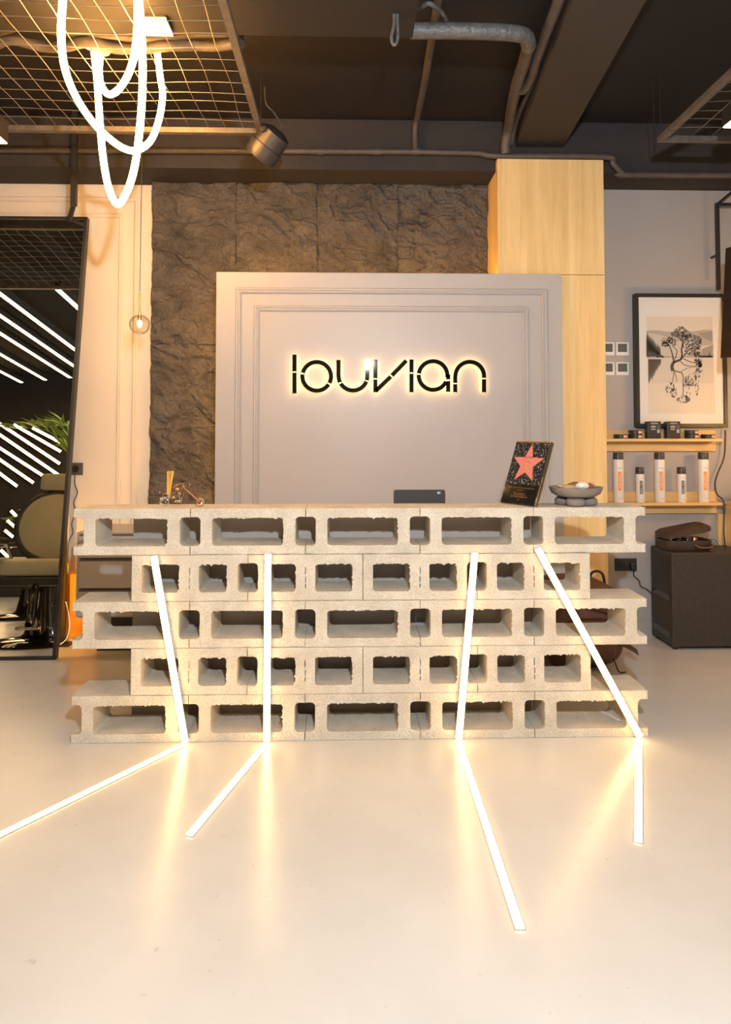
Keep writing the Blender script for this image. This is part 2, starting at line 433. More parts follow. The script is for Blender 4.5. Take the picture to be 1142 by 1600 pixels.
# warm strips fixed to the back of the panel: they wash the stone and the column side
MB().box(-0.82, 0.84, 1.169, 1.178, 2.245, 2.257).build('backlight_strip', M_amber, t)
MB().box(-0.838, -0.828, 1.169, 1.178, 0.2, 2.24).build('backlight_strip', M_amber, t)

def S(x, y):        # sign zoom coordinates -> metres on sign plane
    p = aty(420 + x/3.005, 530 + y/3.005, YP-0.03); return (p.x, p.z)
def stroke(mb, pts, wd, y0, y1):
    P = [Vector((p[0], p[1])) for p in pts]; n = len(P); lft = []; rgt = []
    for i in range(n):
        d = (P[min(i+1, n-1)] - P[max(i-1, 0)]).normalized(); nn = Vector((-d.y, d.x))
        lft.append(P[i] + nn*wd/2); rgt.append(P[i] - nn*wd/2)
    for i in range(n-1):
        q = [lft[i], lft[i+1], rgt[i+1], rgt[i]]
        mb.poly([(p.x, y0, p.y) for p in q], (0, y1-y0, 0))
def arc(cx, cy, r, a0, a1, n=20):
    return [S(cx + r*math.cos(math.radians(a0+(a1-a0)*i/n)), cy - r*math.sin(math.radians(a0+(a1-a0)*i/n))) for i in range(n+1)]
def ln(*p): return [S(*q) for q in p]
LET = {
 'l': [ln((121, 73), (121, 152)), ln((121, 158), (121, 256))],
 'o': [arc(225, 175, 67, -28, 166, 34), arc(225, 175, 67, 172, 326, 28)],
 'u': [ln((327, 98), (327, 172)) + arc(395, 174, 67, 183, 206, 5), arc(395, 174, 67, 211, 338, 22), arc(395, 174, 67, 343, 360, 4) + ln((463, 98))],
 'v': [ln((500, 96), (500, 184)), ln((500, 190), (500, 250)), ln((503, 242), (572, 176)), ln((577, 171), (645, 101))],
 'i': [ln((669, 96), (669, 157)), ln((669, 163), (669, 250))],
 'a': [arc(770, 171, 67, -8, 172, 30), arc(770, 171, 67, 177, 335, 28), ln((841, 166), (841, 190)), ln((841, 197), (841, 248))],
 'n': [ln((874, 250), (874, 212)), ln((874, 206), (874, 176)) + arc(942, 174, 67, 178, 0, 30) + ln((1009, 183)), ln((1009, 189), (1009, 250))],
}
t = thing('illuminated_sign', (0.16, YP, 1.6), 'halo-lit smoked mirror lettering spelling louvian on the grey panel', 'sign')
for k, segs in LET.items():
    mb = MB(); hb = MB()
    for s_ in segs:
        stroke(mb, s_, 0.0245, YP-0.040, YP-0.030)
        stroke(hb, s_, 0.012, YP-0.029, YP-0.024)
    o = mb.build('letter', M_sign, t)
    hb.build('backlight', M_halo, o)

# ------------------------------------------------------------------ concrete block counter
def resample(loop, step):
    out = []
    n = len(loop)
    for i in range(n):
        a = Vector(loop[i]); b = Vector(loop[(i+1) % n]); k = max(1, int(round((b-a).length/step)))
        for j in range(k): out.append(a.lerp(b, j/k))
    return out
def rrect(u0, u1, v0, v1, r, n=5):
    out = []
    for (cx, cy, a0) in ((u1-r, v1-r, 0), (u0+r, v1-r, 90), (u0+r, v0+r, 180), (u1-r, v0+r, 270)):
        for i in range(n+1):
            a = math.radians(a0 + 90*i/n); out.append((cx+r*math.cos(a), cy+r*math.sin(a)))
    return out
BH, BL, BD = 0.1985, 0.498, 0.20
def notch(side, L, H, t, e, r):     # open end cut-out points, going upwards (right) or downwards (left)
    pts = []
    x = L-e; 
    for i in range(6):
        a = math.radians(90*i/5); pts.append((x+r-r*math.sin(a), t+r-r*math.cos(a)))
    for i in range(6):
        a = math.radians(90*i/5); pts.append((x+r-r*math.cos(a), H-t-r+r*math.sin(a)))
    if side == 'L': pts = [(L-p[0], H-p[1]) for p in pts]
    return pts
def block_loops(kind):
    L, H, t, e = BL, BH, 0.037, 0.043
    if kind == 'A':
        outer = [(0, 0), (L, 0), (L, t)] + notch('R', L, H, t, e, 0.018) + [(L, H-t), (L, H), (0, H), (0, H-t)] + notch('L', L, H, t, e, 0.018) + [(0, t)]
        holes = [rrect(e+0.05, L-e-0.05, t, H-t, 0.018)]
        slits = []
    else:
        outer = [(0, 0), (L, 0), (L, t)] + notch('R', L, H, t, e, 0.018) + [(L, H-t), (L, H), (0, H)]
        holes = [rrect(0.042, 0.207, t, H-t, 0.014), rrect(0.288, 0.413, t, H-t, 0.018)]
        slits = [(0.2485, 0.052, 0.072), (0.248, 0.077, 0.104), (0.2492, 0.112, 0.146)]
    return outer, holes, slits
def make_block(kind, mirror, seed, x, z):
    rnd = random.Random(seed)
    outer, holes, slits = block_loops(kind)
    outer = resample(outer, 0.02); holes = [resample(h, 0.006) for h in holes]
    H = BH
    def jag(h, amp, side):
        vs0 = [p.y for p in h]; us = [p.x for p in h]; vm = max(vs0); u0, u1 = min(us), max(us); vmin = min(vs0)
        out = []
        for p in h:
            q = p.copy()
            if p.y > vm-0.004: q.y -= abs(rnd.gauss(0, amp)) + 0.0005
            elif p.y < vmin+0.003: q.y += rnd.gauss(0, amp*0.18)
            if side > 0 and p.x > u1-0.004: q.x -= abs(rnd.gauss(0, amp*0.9))
            if side < 0 and p.x < u0+0.004: q.x += abs(rnd.gauss(0, amp*0.9))
            out.append(q)
        return out
    def off(loop, k, outerloop):
        n = len(loop); out = []
        for i in range(n):
            d = (loop[(i+1) % n] - loop[i-1]);
            if d.length < 1e-9: out.append(loop[i].copy()); continue
            d.normalize(); nn = Vector((d.y, -d.x)); out.append(loop[i] + nn*(-k if outerloop else k))
        return out
    side = -1 if mirror else 1
    fronth = [jag(h, 0.0036, side) for h in holes]
    slit_loops = []
    for (u, v0, v1) in slits:
        ws = rnd.uniform(0.0014, 0.0022); m_ = (v0+v1)/2
        slit_loops.append([Vector((u-ws, v0)), Vector((u+ws*rnd.uniform(.6, 1.3), v0+0.002)), Vector((u+ws, m_)), Vector((u+ws*.7, v1)), Vector((u-ws*rnd.uniform(.6, 1.2), v1-0.002)), Vector((u-ws*1.1, m_))])
    jo = [p + Vector((rnd.gauss(0, .0004), rnd.gauss(0, .0004))) for p in outer]
    rings = [
        (0.000, [off(jo, 0.0022, True)] + [off(h, -0.001, False) for h in fronth] + slit_loops),
        (0.0025, [jo] + fronth + slit_loops),
        (0.020, [outer] + [[p.lerp(q, 0.5) for p, q in zip(h, hh)] for h, hh in zip(holes, fronth)] + slit_loops),
        (0.06, [outer] + holes + slit_loops),
        (BD, [outer] + [off(h, 0.0, False) for h in holes] + slit_loops)]
    # taper of the cells towards the back
    bh = []
    for h in holes:
        cu = sum(p.x for p in h)/len(h); cv = sum(p.y for p in h)/len(h)
        hw = max(p.x for p in h)-cu; hh_ = max(p.y for p in h)-cv
        bh.append([Vector((cu+(p.x-cu)*(1-0.007/hw), cv+(p.y-cv)*(1-0.005/hh_))) for p in h])
    rings[-1] = (BD, [outer] + bh + slit_loops)
    bm = bmesh.new(); RV = []
    for (y, loops) in rings:
        lv = []
        for lp in loops:
            lv.append([bm.verts.new(((BL-p.x) if mirror else p.x, y, p.y)) for p in lp])
        RV.append(lv)
    for a, b in zip(RV[:-1], RV[1:]):
        for la, lb in zip(a, b):
            n = len(la)
            for i in range(n):
                bm.faces.new((la[i], la[(i+1) % n], lb[(i+1) % n], lb[i]))
    for lv in (RV[0], RV[-1]):
        es = []
        for la in lv:
            n = len(la)
            for i in range(n): es.append(bm.edges.get((la[i], la[(i+1) % n])))
        bmesh.ops.triangle_fill(bm, edges=es, use_beauty=True)
    bmesh.ops.recalc_face_normals(bm, faces=bm.faces)
    me = bpy.data.meshes.new('concrete_block'); bm.to_mesh(me); bm.free()
    o = link('concrete_block', me, M_concrete, None, Vector((x, 0, z)), smooth=35)
    return o
ordn = ['leftmost', 'second from left', 'third from left', 'fourth from left', 'rightmost']
rown = ['bottom', 'second lowest', 'middle', 'second highest', 'top']
rb = random.Random(5)
for r in range(5):
    long_row = r % 2 == 0
    n = 5 if long_row else 4
    for k in range(n):
        x = (-1.25 if long_row else -1.0) + 0.5*k + 0.001
        o = make_block('A' if long_row else 'B', (not long_row) and k % 2 == 1, r*17+k*3+1, x, 0.2*r)
        o.location.y = rb.uniform(-0.002, 0.003)
        od = ordn[k] if (k < n-1) else 'rightmost'
        tag(o, f'hollow concrete block, {od} in the {rown[r]} row of the counter', 'concrete block', 'blocks of the reception counter')

# ------------------------------------------------------------------ LED light bars
def led_bar(p, q, up, wd, hgt, label):
    p = Vector(p); q = Vector(q); d = (q-p).normalized(); n = Vector(up); n = (n - d*n.dot(d)).normalized(); s_ = d.cross(n)
    t = thing('led_light_bar', p, label, 'light bar', 'warm LED bars on counter and floor')
    def slab(w0, h0, h1, a, b):
        P = [a - s_*w0/2 + n*h0, a + s_*w0/2 + n*h0, a + s_*w0/2 + n*h1, a - s_*w0/2 + n*h1]
        return MB().poly(P, b-a)
    slab(wd, hgt*0.5, hgt, p, q).build('diffuser', M_led, t, bevel=0.002)
    slab(wd+0.004, 0, hgt*0.5, p, q).build('channel', M_alu, t)
ups = [((240, 869), (289, 1160)), ((418.5, 866), (416.5, 1160)), ((742, 864), (717, 1158)), ((840, 857), (1000, 1152))]
YF = -0.006
where = ['leftmost', 'second from left', 'third from left', 'rightmost']
for (a, b_), s_ in zip(ups, where):
    A = aty(*a, YF-0.012); B = aty(*b_, YF-0.012); B.z = max(B.z, 0.008)
    A.y = B.y = YF
    led_bar(A, B, (0, -1, 0), 0.026, 0.018, f'glowing LED bar on the counter front, {s_} of the four')
fls = [((286, 1163), (-60, 1334)), ((415, 1163), (295, 1306)), ((717, 1161), (813, 1452)), ((998, 1156), (997, 1316))]
for (a, b_), s_ in zip(fls, where):
    A = atz(*a, 0.003); B = atz(*b_, 0.003); A.z = B.z = 0.0005
    A.y = min(A.y, -0.03)
    led_bar(A, B, (0, 0, 1), 0.024, 0.006, f'glowing LED bar set in the floor, {s_} of the four')

# ------------------------------------------------------------------ desk behind the counter, tablet
t = thing('reception_desk', (-0.13, 0.6, 0), 'grey desk with a plain front board standing behind the block counter', 'desk')
MB().box(-1.065, 0.80, 0.245, 0.265, 0.0, 0.965).build('front_board', M_grey, t, bevel=0.001, seg=1)
MB().box(-1.05, 0.80, 0.267, 0.95, 0.80, 0.83).build('worktop', M_oakx, t, bevel=0.002, seg=1)
MB().box(-1.05, -1.02, 0.267, 0.92, 0, 0.80).build('side_board', M_grey, t)
MB().box(0.77, 0.80, 0.267, 0.92, 0, 0.80).build('side_board', M_grey, t)
t = thing('tablet', (0.30, 0.5, 0.83), 'black tablet standing upright behind the counter top', 'tablet')
A = aty(615, 786, 0.50); B = aty(695.5, 765, 0.50)
lp = rrect(A.x, B.x, 0.836, B.z, 0.012)
MB().poly([(p[0], 0.496, p[1]) for p in lp], (0, 0.008, 0)).build('body', M_blackp, t, bevel=0.0015)
cpt = aty(687, 770, 0.495)
MB().poly([(p[0], 0.4955, p[1]) for p in rrect(cpt.x-0.014, cpt.x+0.010, cpt.z-0.006, cpt.z+0.006, 0.0055)], (0, -0.002, 0)).build('camera_bump', M_alu, t)
MB().cyl((cpt.x+0.005, 0.494, cpt.z), (cpt.x+0.005, 0.492, cpt.z), 0.004, n=14).build('lens', M_blackg, t)
MB().add([(A.x+0.05, 0.504, 0.83), (B.x-0.05, 0.504, 0.83), (B.x-0.05, 0.60, 0.83), (A.x+0.05, 0.60, 0.83), (A.x+0.05, 0.504, 0.93), (B.x-0.05, 0.504, 0.93)],
         [(0, 1, 2, 3), (0, 4, 5, 1), (4, 3, 2, 5), (0, 3, 4), (1, 5, 2)]).build('stand', M_blackp, t)

# cables on the floor behind / inside the bottom row
rc = random.Random(3)
pts = [(-0.75+0.16*i, 0.241, 0.15+0.018*math.sin(i*0.9+1)+0.008*rc.random()) for i in range(10)]
o = MB().tube(smooth_path(pts, 6), 0.004, 6).build('power_cable', simple('grey_cable', (0.35, 0.3, 0.25, 1), 0.5), None, smooth=60)
tag(o, 'thin grey cable sagging behind the bottom row of blocks', 'cable')
pts = [aty(935, 1112, 0.19), aty(950, 1116, 0.14), aty(962, 1123, 0.09), aty(972, 1127, 0.06)]
for p in pts: p.z = max(p.z, 0.042)
cu = thing('cable_end', pts[-1], 'frayed white cable end lying inside the bottom right block', 'cable')
MB().tube(smooth_path(pts, 5), 0.004, 6).build('lead', M_white, cu, smooth=60)
mb = MB()
for k in range(6):
    a = k*1.05; p = pts[-1]; mb.cyl(p, p + Vector((0.014*math.cos(a), -0.006, 0.014*math.sin(a)+0.003)), 0.0015, n=5)
mb.build('copper_strands', M_copper, cu)

# ------------------------------------------------------------------ things on the counter top
ZT = 4*0.2 + BH
# chopper-shaped pen holder, built in local px-like units from the photo (x right, z up), centre plane y = 0.09
t = thing('motorcycle_figurine', (-0.81, 0.09, ZT), 'small chrome and copper chopper motorcycle figurine on the counter', 'figurine')
def mp(x, y):           # zoom (220,720) scale 8.157 -> point at Y = .09
    p = aty(220+x/8.157, 720+y/8.157, 0.09); p.z += ZT - 1.009 + 0.008; return p
def wheel(c, r, wd, m):
    o = MB().tube([c + Vector((r*math.cos(a), 0, r*math.sin(a))) for a in [2*PI*i/24 for i in range(24)]], wd, 8, closed=True).build('wheel', m, t, smooth=60)
    mb = MB()
    for k in range(8):
        a = 2*PI*k/8; mb.cyl(c, c + Vector((r*math.cos(a), 0, r*math.sin(a))), 0.0012, n=5)
    mb.cyl(c + Vector((0, -0.006, 0)), c + Vector((0, 0.006, 0)), 0.006, n=12)
    mb.build('spokes', M_chrome, o)
c1 = mp(300, 510); c1.z = ZT+0.022; c2 = mp(755, 510); c2.z = ZT+0.019
wheel(c1, 0.0175, 0.0045, M_chrome); wheel(c2, 0.0155, 0.0035, M_copper)
MB().tube(smooth_path([c1+Vector((-0.022, 0, -0.002)), c1+Vector((-0.018, 0, 0.014)), c1+Vector((0, 0, 0.0235)), c1+Vector((0.018, 0, 0.014)), c1+Vector((0.021, 0, 0))], 4), 0.003, 6).build('fender', M_chrome, t, smooth=60)
mb = MB()
for s_ in (-1, 1):
    dy = Vector((0, 0.006*s_, 0)); mb.cyl(c2+dy, mp(530, 315)+dy, 0.0016, n=6)
mb.build('fork', M_copper, t)
mb = MB()
for s_ in (-1, 1):
    mb.tube(smooth_path([mp(545, 330)+Vector((0, 0.004*s_, 0)), mp(525, 285)+Vector((0, 0.018*s_, 0)), mp(480, 290)+Vector((0, 0.024*s_, 0)), mp(415, 335)+Vector((0, 0.026*s_, 0))], 5), 0.0016, 6)
mb.build('handlebar', M_copper, t, smooth=60)
MB().ball(mp(465, 355), 0.011, 0.007, 0.006).build('fuel_tank', M_gold, t, smooth=60)
MB().ball(mp(420, 460), 0.009, 0.008, 0.007).build('seat', M_gold, t, smooth=60)
mb = MB().cyl(mp(480, 480)+Vector((0, 0, -0.008)), mp(490, 400), 0.007, 0.005, 10).ball(mp(490, 405), 0.008, 0.008, 0.006, 10, 6)
mb.cyl(mp(440, 510)+Vector((0, -0.008, 0)), mp(520, 510)+Vector((0, -0.008, 0)), 0.004, n=8).cyl(mp(510, 510)+Vector((0, -0.008, 0)), mp(525, 450)+Vector((0, -0.008, 0)), 0.003, n=8)
mb.build('engine', M_chrome, t, smooth=50)
MB().tube(smooth_path([mp(270, 430), mp(330, 405), mp(420, 400), mp(500, 350), mp(560, 320)], 4), 0.0022, 6).tube([mp(380, 470), mp(400, 520), mp(520, 525), mp(560, 345)], 0.002, 6).build('frame', M_copper, t, smooth=60)
MB().ball(mp(622, 300), 0.005, 0.005, 0.005, 10, 6).cyl(mp(618, 305), mp(612, 350), 0.0012, n=5).build('headlamp', M_copper, t, smooth=60)
MB().ball(mp(240, 400), 0.004, 0.004, 0.005, 10, 6).build('tail_lamp', M_copper, t, smooth=60)
MB().cyl(mp(350, 470), mp(352, 420), 0.010, 0.011, 14).build('stick_cup', M_chrome, t, smooth=50)
M_stick = simple('bamboo_stick', (0.85, 0.52, 0.09, 1), 0.55)
rs = random.Random(8)
b0 = mp(352, 440)
for k in range(14):
    a = rs.uniform(0, 2*PI); rr_ = 0.007*math.sqrt(rs.random())
    p = b0 + Vector((rr_*math.cos(a), rr_*math.sin(a), 0)); tip = mp(378 + (rr_*math.cos(a))/0.007*52, 124+rs.uniform(-4, 8)); tip.y = p.y + rr_*math.sin(a)
    o = MB().cyl(p, tip, 0.0011, n=5).build('wooden_stick', M_stick)
    tag(o, 'thin yellow wooden stick in the bunch held by the motorcycle figurine', 'stick', 'sticks in the motorcycle holder')

# star award plaque (acrylic block leaning back, turned to the left)
psi, be, PW, PH = -1.03, 0.36, 0.217, 0.305
wd = Vector((math.cos(psi), math.sin(psi), 0)); bk = Vector((-math.sin(psi), math.cos(psi), 0))
up = Vector((0, 0, math.cos(be))) + bk*math.sin(be); nrm = wd.cross(up)          # nrm faces the camera side
BR = Vector((0.7604, 0.0165, ZT+0.004)); BLc = BR - wd*PW
t = thing('award_plaque', (BR+BLc)/2, 'black acrylic award plaque with a pink star leaning on the counter', 'plaque')
def pq(u, v, h=0.0): return BLc + wd*(u*PW) + up*(v*PH) + nrm*h
if nrm.dot(Vector((0, -1, 0))) < 0: nrm = -nrm
MB().poly([pq(0, 0), pq(1, 0), pq(1, 1), pq(0, 1)], -nrm*0.022).build('acrylic_block', simple('acrylic_edge', (0.035, 0.026, 0.015, 1), 0.10, coat=1.0), t, bevel=0.002)
M_granite = simple('granite_print', (0.05, 0.05, 0.052, 1), 0.2, coat=0.6)
nt = M_granite.node_tree; vor = nt.nodes.new('ShaderNodeTexNoise'); vor.inputs['Scale'].default_value = 130; vor.inputs['Detail'].default_value = 3
gg = nt.nodes.new('ShaderNodeNewGeometry'); nt.links.new(gg.outputs['Position'], vor.inputs['Vector'])
rp = nt.nodes.new('ShaderNodeValToRGB'); rp.color_ramp.elements[0].position = 0.55; rp.color_ramp.elements[1].position = 0.75
rp.color_ramp.elements[0].color = (0.018, 0.018, 0.02, 1); rp.color_ramp.elements[1].color = (0.45, 0.45, 0.46, 1)
nt.links.new(vor.outputs['Fac'], rp.inputs['Fac']); nt.links.new(rp.outputs['Color'], nt.nodes['Principled BSDF'].inputs['Base Color'])
MB().poly([pq(.012, .305, .0002), pq(.97, .305, .0002), pq(.97, .972, .0002), pq(.012, .972, .0002)], nrm*0.0006).build('granite_field', M_granite, t)
MB().poly([pq(.012, .012, .0002), pq(.97, .012, .0002), pq(.97, .30, .0002), pq(.012, .30, .0002)], nrm*0.0006).build('text_field', M_blackg, t)
MB().poly([pq(0.01, .975, .0002), pq(.99, .975, .0002), pq(.99, .995, .0002), pq(.01, .995, .0002)], nrm*0.0006).build('gold_edge', M_gold, t)
MB().poly([pq(1, 0.0)+wd*0.0004-nrm*0.018, pq(1, 1.0)+wd*0.0004-nrm*0.018, pq(1, 1.0)+wd*0.0004-nrm*0.0215, pq(1, 0.0)+wd*0.0004-nrm*0.0215], wd*0.0005).build('gold_edge', M_gold, t)
MB().poly([pq(1, 0.0)+wd*0.0004-nrm*0.001, pq(1, .45)+wd*0.0004-nrm*0.001, pq(1, .45)+wd*0.0004-nrm*0.006, pq(1, 0.0)+wd*0.0004-nrm*0.006], wd*0.0005).build('gold_edge', M_gold, t)
def star(r, h):
    out = []
    for k in range(10):
        a = PI/2 + k*PI/5; q = r if k % 2 == 0 else r*0.42
        out.append(BLc + wd*(0.5*PW + q*math.cos(a)) + up*(0.635*PH + q*math.sin(a)) + nrm*h)
    return out
MB().poly(star(0.103, 0.0009), nrm*0.0005).build('star_border', M_gold, t)
MB().poly(star(0.096, 0.0012), nrm*0.0006).build('star', simple('pink_enamel', (0.62, 0.20, 0.17, 1), 0.35), t)
ce = pq(.5, .635, .0019)
mb = MB().tube([ce + (wd*math.cos(a) + up*math.sin(a))*0.014 for a in [2*PI*i/20 for i in range(20)]], 0.0012, 6, closed=True)
mb.cyl(ce - up*0.012, ce - up*0.026, 0.003, 0.005, 8)
mb.build('star_emblem', M_gold, t)
TM = lambda u, v, h: frame_M(pq(u, v, h), wd, up)
text('lettering', 'LOUVIAN', 0.014, M_gold, t, TM(.5, .74, .002)); 
text('lettering', 'THE STAR OF RECOGNITION', 0.0125, M_gold, t, TM(.5, .255, .001))
text('lettering', 'IS AWARDED TO', 0.007, M_gold, t, TM(.5, .215, .001))
text('lettering', 'louvian', 0.026, M_gold, t, TM(.5, .165, .001))
text('lettering', 'BEST BARBERSHOP', 0.0125, M_gold, t, TM(.5, .115, .001))
text('lettering', '2023', 0.008, M_gold, t, TM(.5, .07, .001))

# stoneware bowl on pebble feet
bc = Vector((0.972, 0.10, ZT))
M_ware = simple('taupe_stoneware', (0.215, 0.18, 0.155, 1), 0.75, var=0.08, vscale=30, bump=0.15, bscale=300)
t = thing('footed_bowl', bc, 'shallow taupe stoneware bowl standing on round pebble feet', 'bowl')
MB().lathe([(0.0, 0.036), (0.045, 0.036), (0.085, 0.042), (0.108, 0.056), (0.118, 0.078), (0.119, 0.084), (0.114, 0.084), (0.104, 0.062), (0.082, 0.050), (0.0, 0.046)], bc, 40).build('dish', M_ware, t, smooth=50)
for k, (dx, dy) in enumerate(((-0.018, -0.05), (0.052, -0.008), (-0.045, 0.03))):
    prof = [(0.0, 0.0), (0.030, 0.0), (0.040, 0.006), (0.043, 0.018), (0.040, 0.031), (0.030, 0.037), (0.0, 0.037)]
    MB().lathe(prof, bc + Vector((dx, dy, 0)), 20).build('foot', M_ware, t, smooth=50)
PC = [((0.02, -0.03), (0.030, 0.022, 0.017), (0.80, 0.76, 0.68, 1), 'white seashell shard', 'shell'),
      ((-0.03, -0.01), (0.030, 0.018, 0.014), (0.16, 0.055, 0.03, 1), 'dark red-brown dried pod', 'pod'),
      ((-0.065, 0.0), (0.024, 0.02, 0.012), (0.55, 0.40, 0.16, 1), 'tan dried slice', 'dried slice'),
      ((-0.045, -0.045), (0.034, 0.02, 0.012), (0.42, 0.30, 0.16, 1), 'pale brown flat dried pod', 'pod'),
      ((0.06, -0.005), (0.024, 0.02, 0.014), (0.28, 0.085, 0.04, 1), 'rusty red dried flower piece', 'dried flower'),
      ((0.005, 0.03), (0.028, 0.025, 0.016), (0.22, 0.12, 0.08, 1), 'brown seed pod', 'pod')]
for k, ((dx, dy), (a, b_, c), colr, lab, cat) in enumerate(PC):
    m_ = Matrix.Rotation(k*0.9, 3, 'Z') @ Matrix.Rotation(0.25*(k % 3-1), 3, 'X')
    mb = MB().ball(bc + Vector((dx, dy, 0.066+c+0.006)), a, b_, c, 10, 7, m_)
    rk = random.Random(k+3)
    for v in mb.v: v += Vector((rk.uniform(-.002, .002), rk.uniform(-.002, .002), rk.uniform(-.002, .002)))
    o = mb.build('potpourri_piece', simple('potpourri_%d' % k, colr, 0.6, var=0.15, vscale=60), None, smooth=40)
    tag(o, lab + ' lying in the taupe footed bowl', cat, 'dried pieces in the bowl')
mb = MB()
for k in range(9):
    a = bc + Vector((0.045, 0.0, 0.075)); an = 0.2 + k*0.13
    mb.tube(smooth_path([a, a + Vector((0.02*math.cos(an), 0.004*(k % 3), 0.012*math.sin(an)+0.008)), a + Vector((0.052*math.cos(an*0.8), 0.006*(k % 3), 0.03*math.sin(an)+0.004))], 4), 0.0008, 5)
o = mb.build('feather_sprig', simple('dry_sprig', (0.55, 0.44, 0.25, 1), 0.7), None)
tag(o, 'pale feathery dry sprig sticking out of the footed bowl', 'sprig')

# ------------------------------------------------------------------ right side: shelves and products
def shelf(zt, zb0, zb1, x0, x1b, x1f, label):
    t = thing('ledge_shelf', ((x0+x1f)/2, 1.46, zb0), label, 'shelf', 'oak ledge shelves')
    MB().box(x0, x1b, 1.508, YW, zb0, zb1).build('back_board', M_oakx, t, bevel=0.001, seg=1)
    MB().box(x0, x1f, 1.395, 1.507, zt-0.018, zt).build('ledge', M_oakx, t, bevel=0.001, seg=1)
shelf(1.288, 1.204, 1.342, 1.525, 2.374, 2.36, 'upper oak ledge shelf carrying the small dark product boxes')
shelf(0.876, 0.795, 0.938, 1.525, 2.373, 2.36, 'lower oak ledge shelf carrying the white spray cans')
M_can = simple('spray_can', (0.78, 0.74, 0.68, 1), 0.35)
M_cap = simple('dark_cap', (0.045, 0.038, 0.034, 1), 0.4)
M_orange = simple('orange_print', (0.85, 0.30, 0.04, 1), 0.4); M_green = simple('green_print', (0.035, 0.07, 0.045, 1), 0.4)
M_grayprint = simple('grey_print', (0.35, 0.33, 0.3, 1), 0.4)
def can(x, r, h, caph, word, colm, label, grp):
    c = Vector((x, 1.45, 0.876)); t = thing('spray_can', c, label, 'spray can', grp)
    MB().lathe([(0, 0), (r*0.92, 0), (r, 0.004), (r, h-caph-0.003), (r*0.96, h-caph)], c, 28).build('can', M_can, t, smooth=50)
    MB().lathe([(0, h-caph), (r*0.97, h-caph+0.0005), (r*0.97, h-0.004), (r*0.9, h), (0, h)], c, 24).build('cap', M_cap, t, smooth=50)
    # label block wrapped on the front of the can, lettering reading upwards
    def wrap(a0, a1, z0, z1, m, nm, e=0.0004):
        n = 6; vs = []
        for i in range(n+1):
            a = a0+(a1-a0)*i/n
            for z in (z0, z1): vs.append(c + Vector(((r+e)*math.sin(a), -(r+e)*math.cos(a), z)))
        MB().add(vs, [(2*i, 2*i+2, 2*i+3, 2*i+1) for i in range(n)]).build(nm, m, t, smooth=60, fixn=False)
    wrap(-0.45, 0.15, h*0.24, h*0.62, colm, 'label_block')
    fr = -r-0.001
    text('lettering', word, r*0.52, M_can, t, frame_M(c + Vector((-0.15*r, -r*0.995-0.0008, h*0.43)), (0, 0, 1), (-1, 0.15, 0)), 0.0002)
    wrap(0.28, 0.36, h*0.24, h*0.60, colm, 'label_line'); wrap(0.5, 0.55, h*0.26, h*0.55, colm, 'label_line')
    wrap(-0.5, 0.6, h*0.685, h*0.695, M_grayprint, 'label_line'); wrap(-0.3, 0.5, h*0.075, h*0.083, M_grayprint, 'label_line')
for x, lab in ((1.697, 'next to the oak column'), (1.968, 'in the middle of the lower shelf'), (2.258, 'at the right end of the lower shelf')):
    can(x, 0.033, 0.322, 0.045, 'HAIR SPRAY', M_orange, f'tall white hair spray can with orange print {lab}', 'tall spray cans')
for x, lab in ((1.838, 'left one of the two short cans'), (2.112, 'right one of the two short cans')):
    can(x, 0.0275, 0.227, 0.045, 'SPRAY WAX', M_green, f'short white spray can with dark green print, {lab}', 'short spray cans')
M_tin = simple('dark_tin', (0.035, 0.040, 0.030, 1), 0.3); M_tinl = simple('tin_label', (0.75, 0.32, 0.25, 1), 0.4)
def tin(x, z, lab):
    c = Vector((x, 1.445, z)); t = thing('wax_tin', c, lab, 'tin', 'dark wax tins')
    MB().lathe([(0, 0), (0.040, 0), (0.042, 0.002), (0.042, 0.0135), (0.041, 0.0145)], c, 28).build('body', M_tin, t, smooth=40)
    MB().lathe([(0, 0.0145), (0.043, 0.015), (0.043, 0.026), (0.041, 0.0275), (0, 0.0275)], c, 28).build('lid', M_blackp, t, smooth=40)
    vs = []
    for i in range(6):
        a = 0.05+0.75*i/5
        for zz in (0.005, 0.022): vs.append(c + Vector((0.0436*math.sin(a), -0.0436*math.cos(a), zz)))
    MB().add(vs, [(2*i, 2*i+2, 2*i+3, 2*i+1) for i in range(5)]).build('label', M_tinl, t, fixn=False)
    text('lettering', 'AGIVA', 0.010, M_can, t, frame_M(c + Vector((0.015, -0.0426, 0.013)), (1, 0.35, 0), (0, 0, 1)), 0.0002)
tin(1.712, 1.288, 'single dark wax tin beside the oak column on the upper shelf')
tin(1.809, 1.288, 'lower dark tin of the left stack of two'); tin(1.809, 1.3157, 'upper dark tin of the left stack of two')
tin(2.181, 1.288, 'lower dark tin of the right stack of two'); tin(2.181, 1.3157, 'upper dark tin of the right stack of two')
tin(2.290, 1.288, 'single dark wax tin at the right end of the upper shelf')
M_box = simple('black_carton', (0.035, 0.030, 0.025, 1), 0.35)
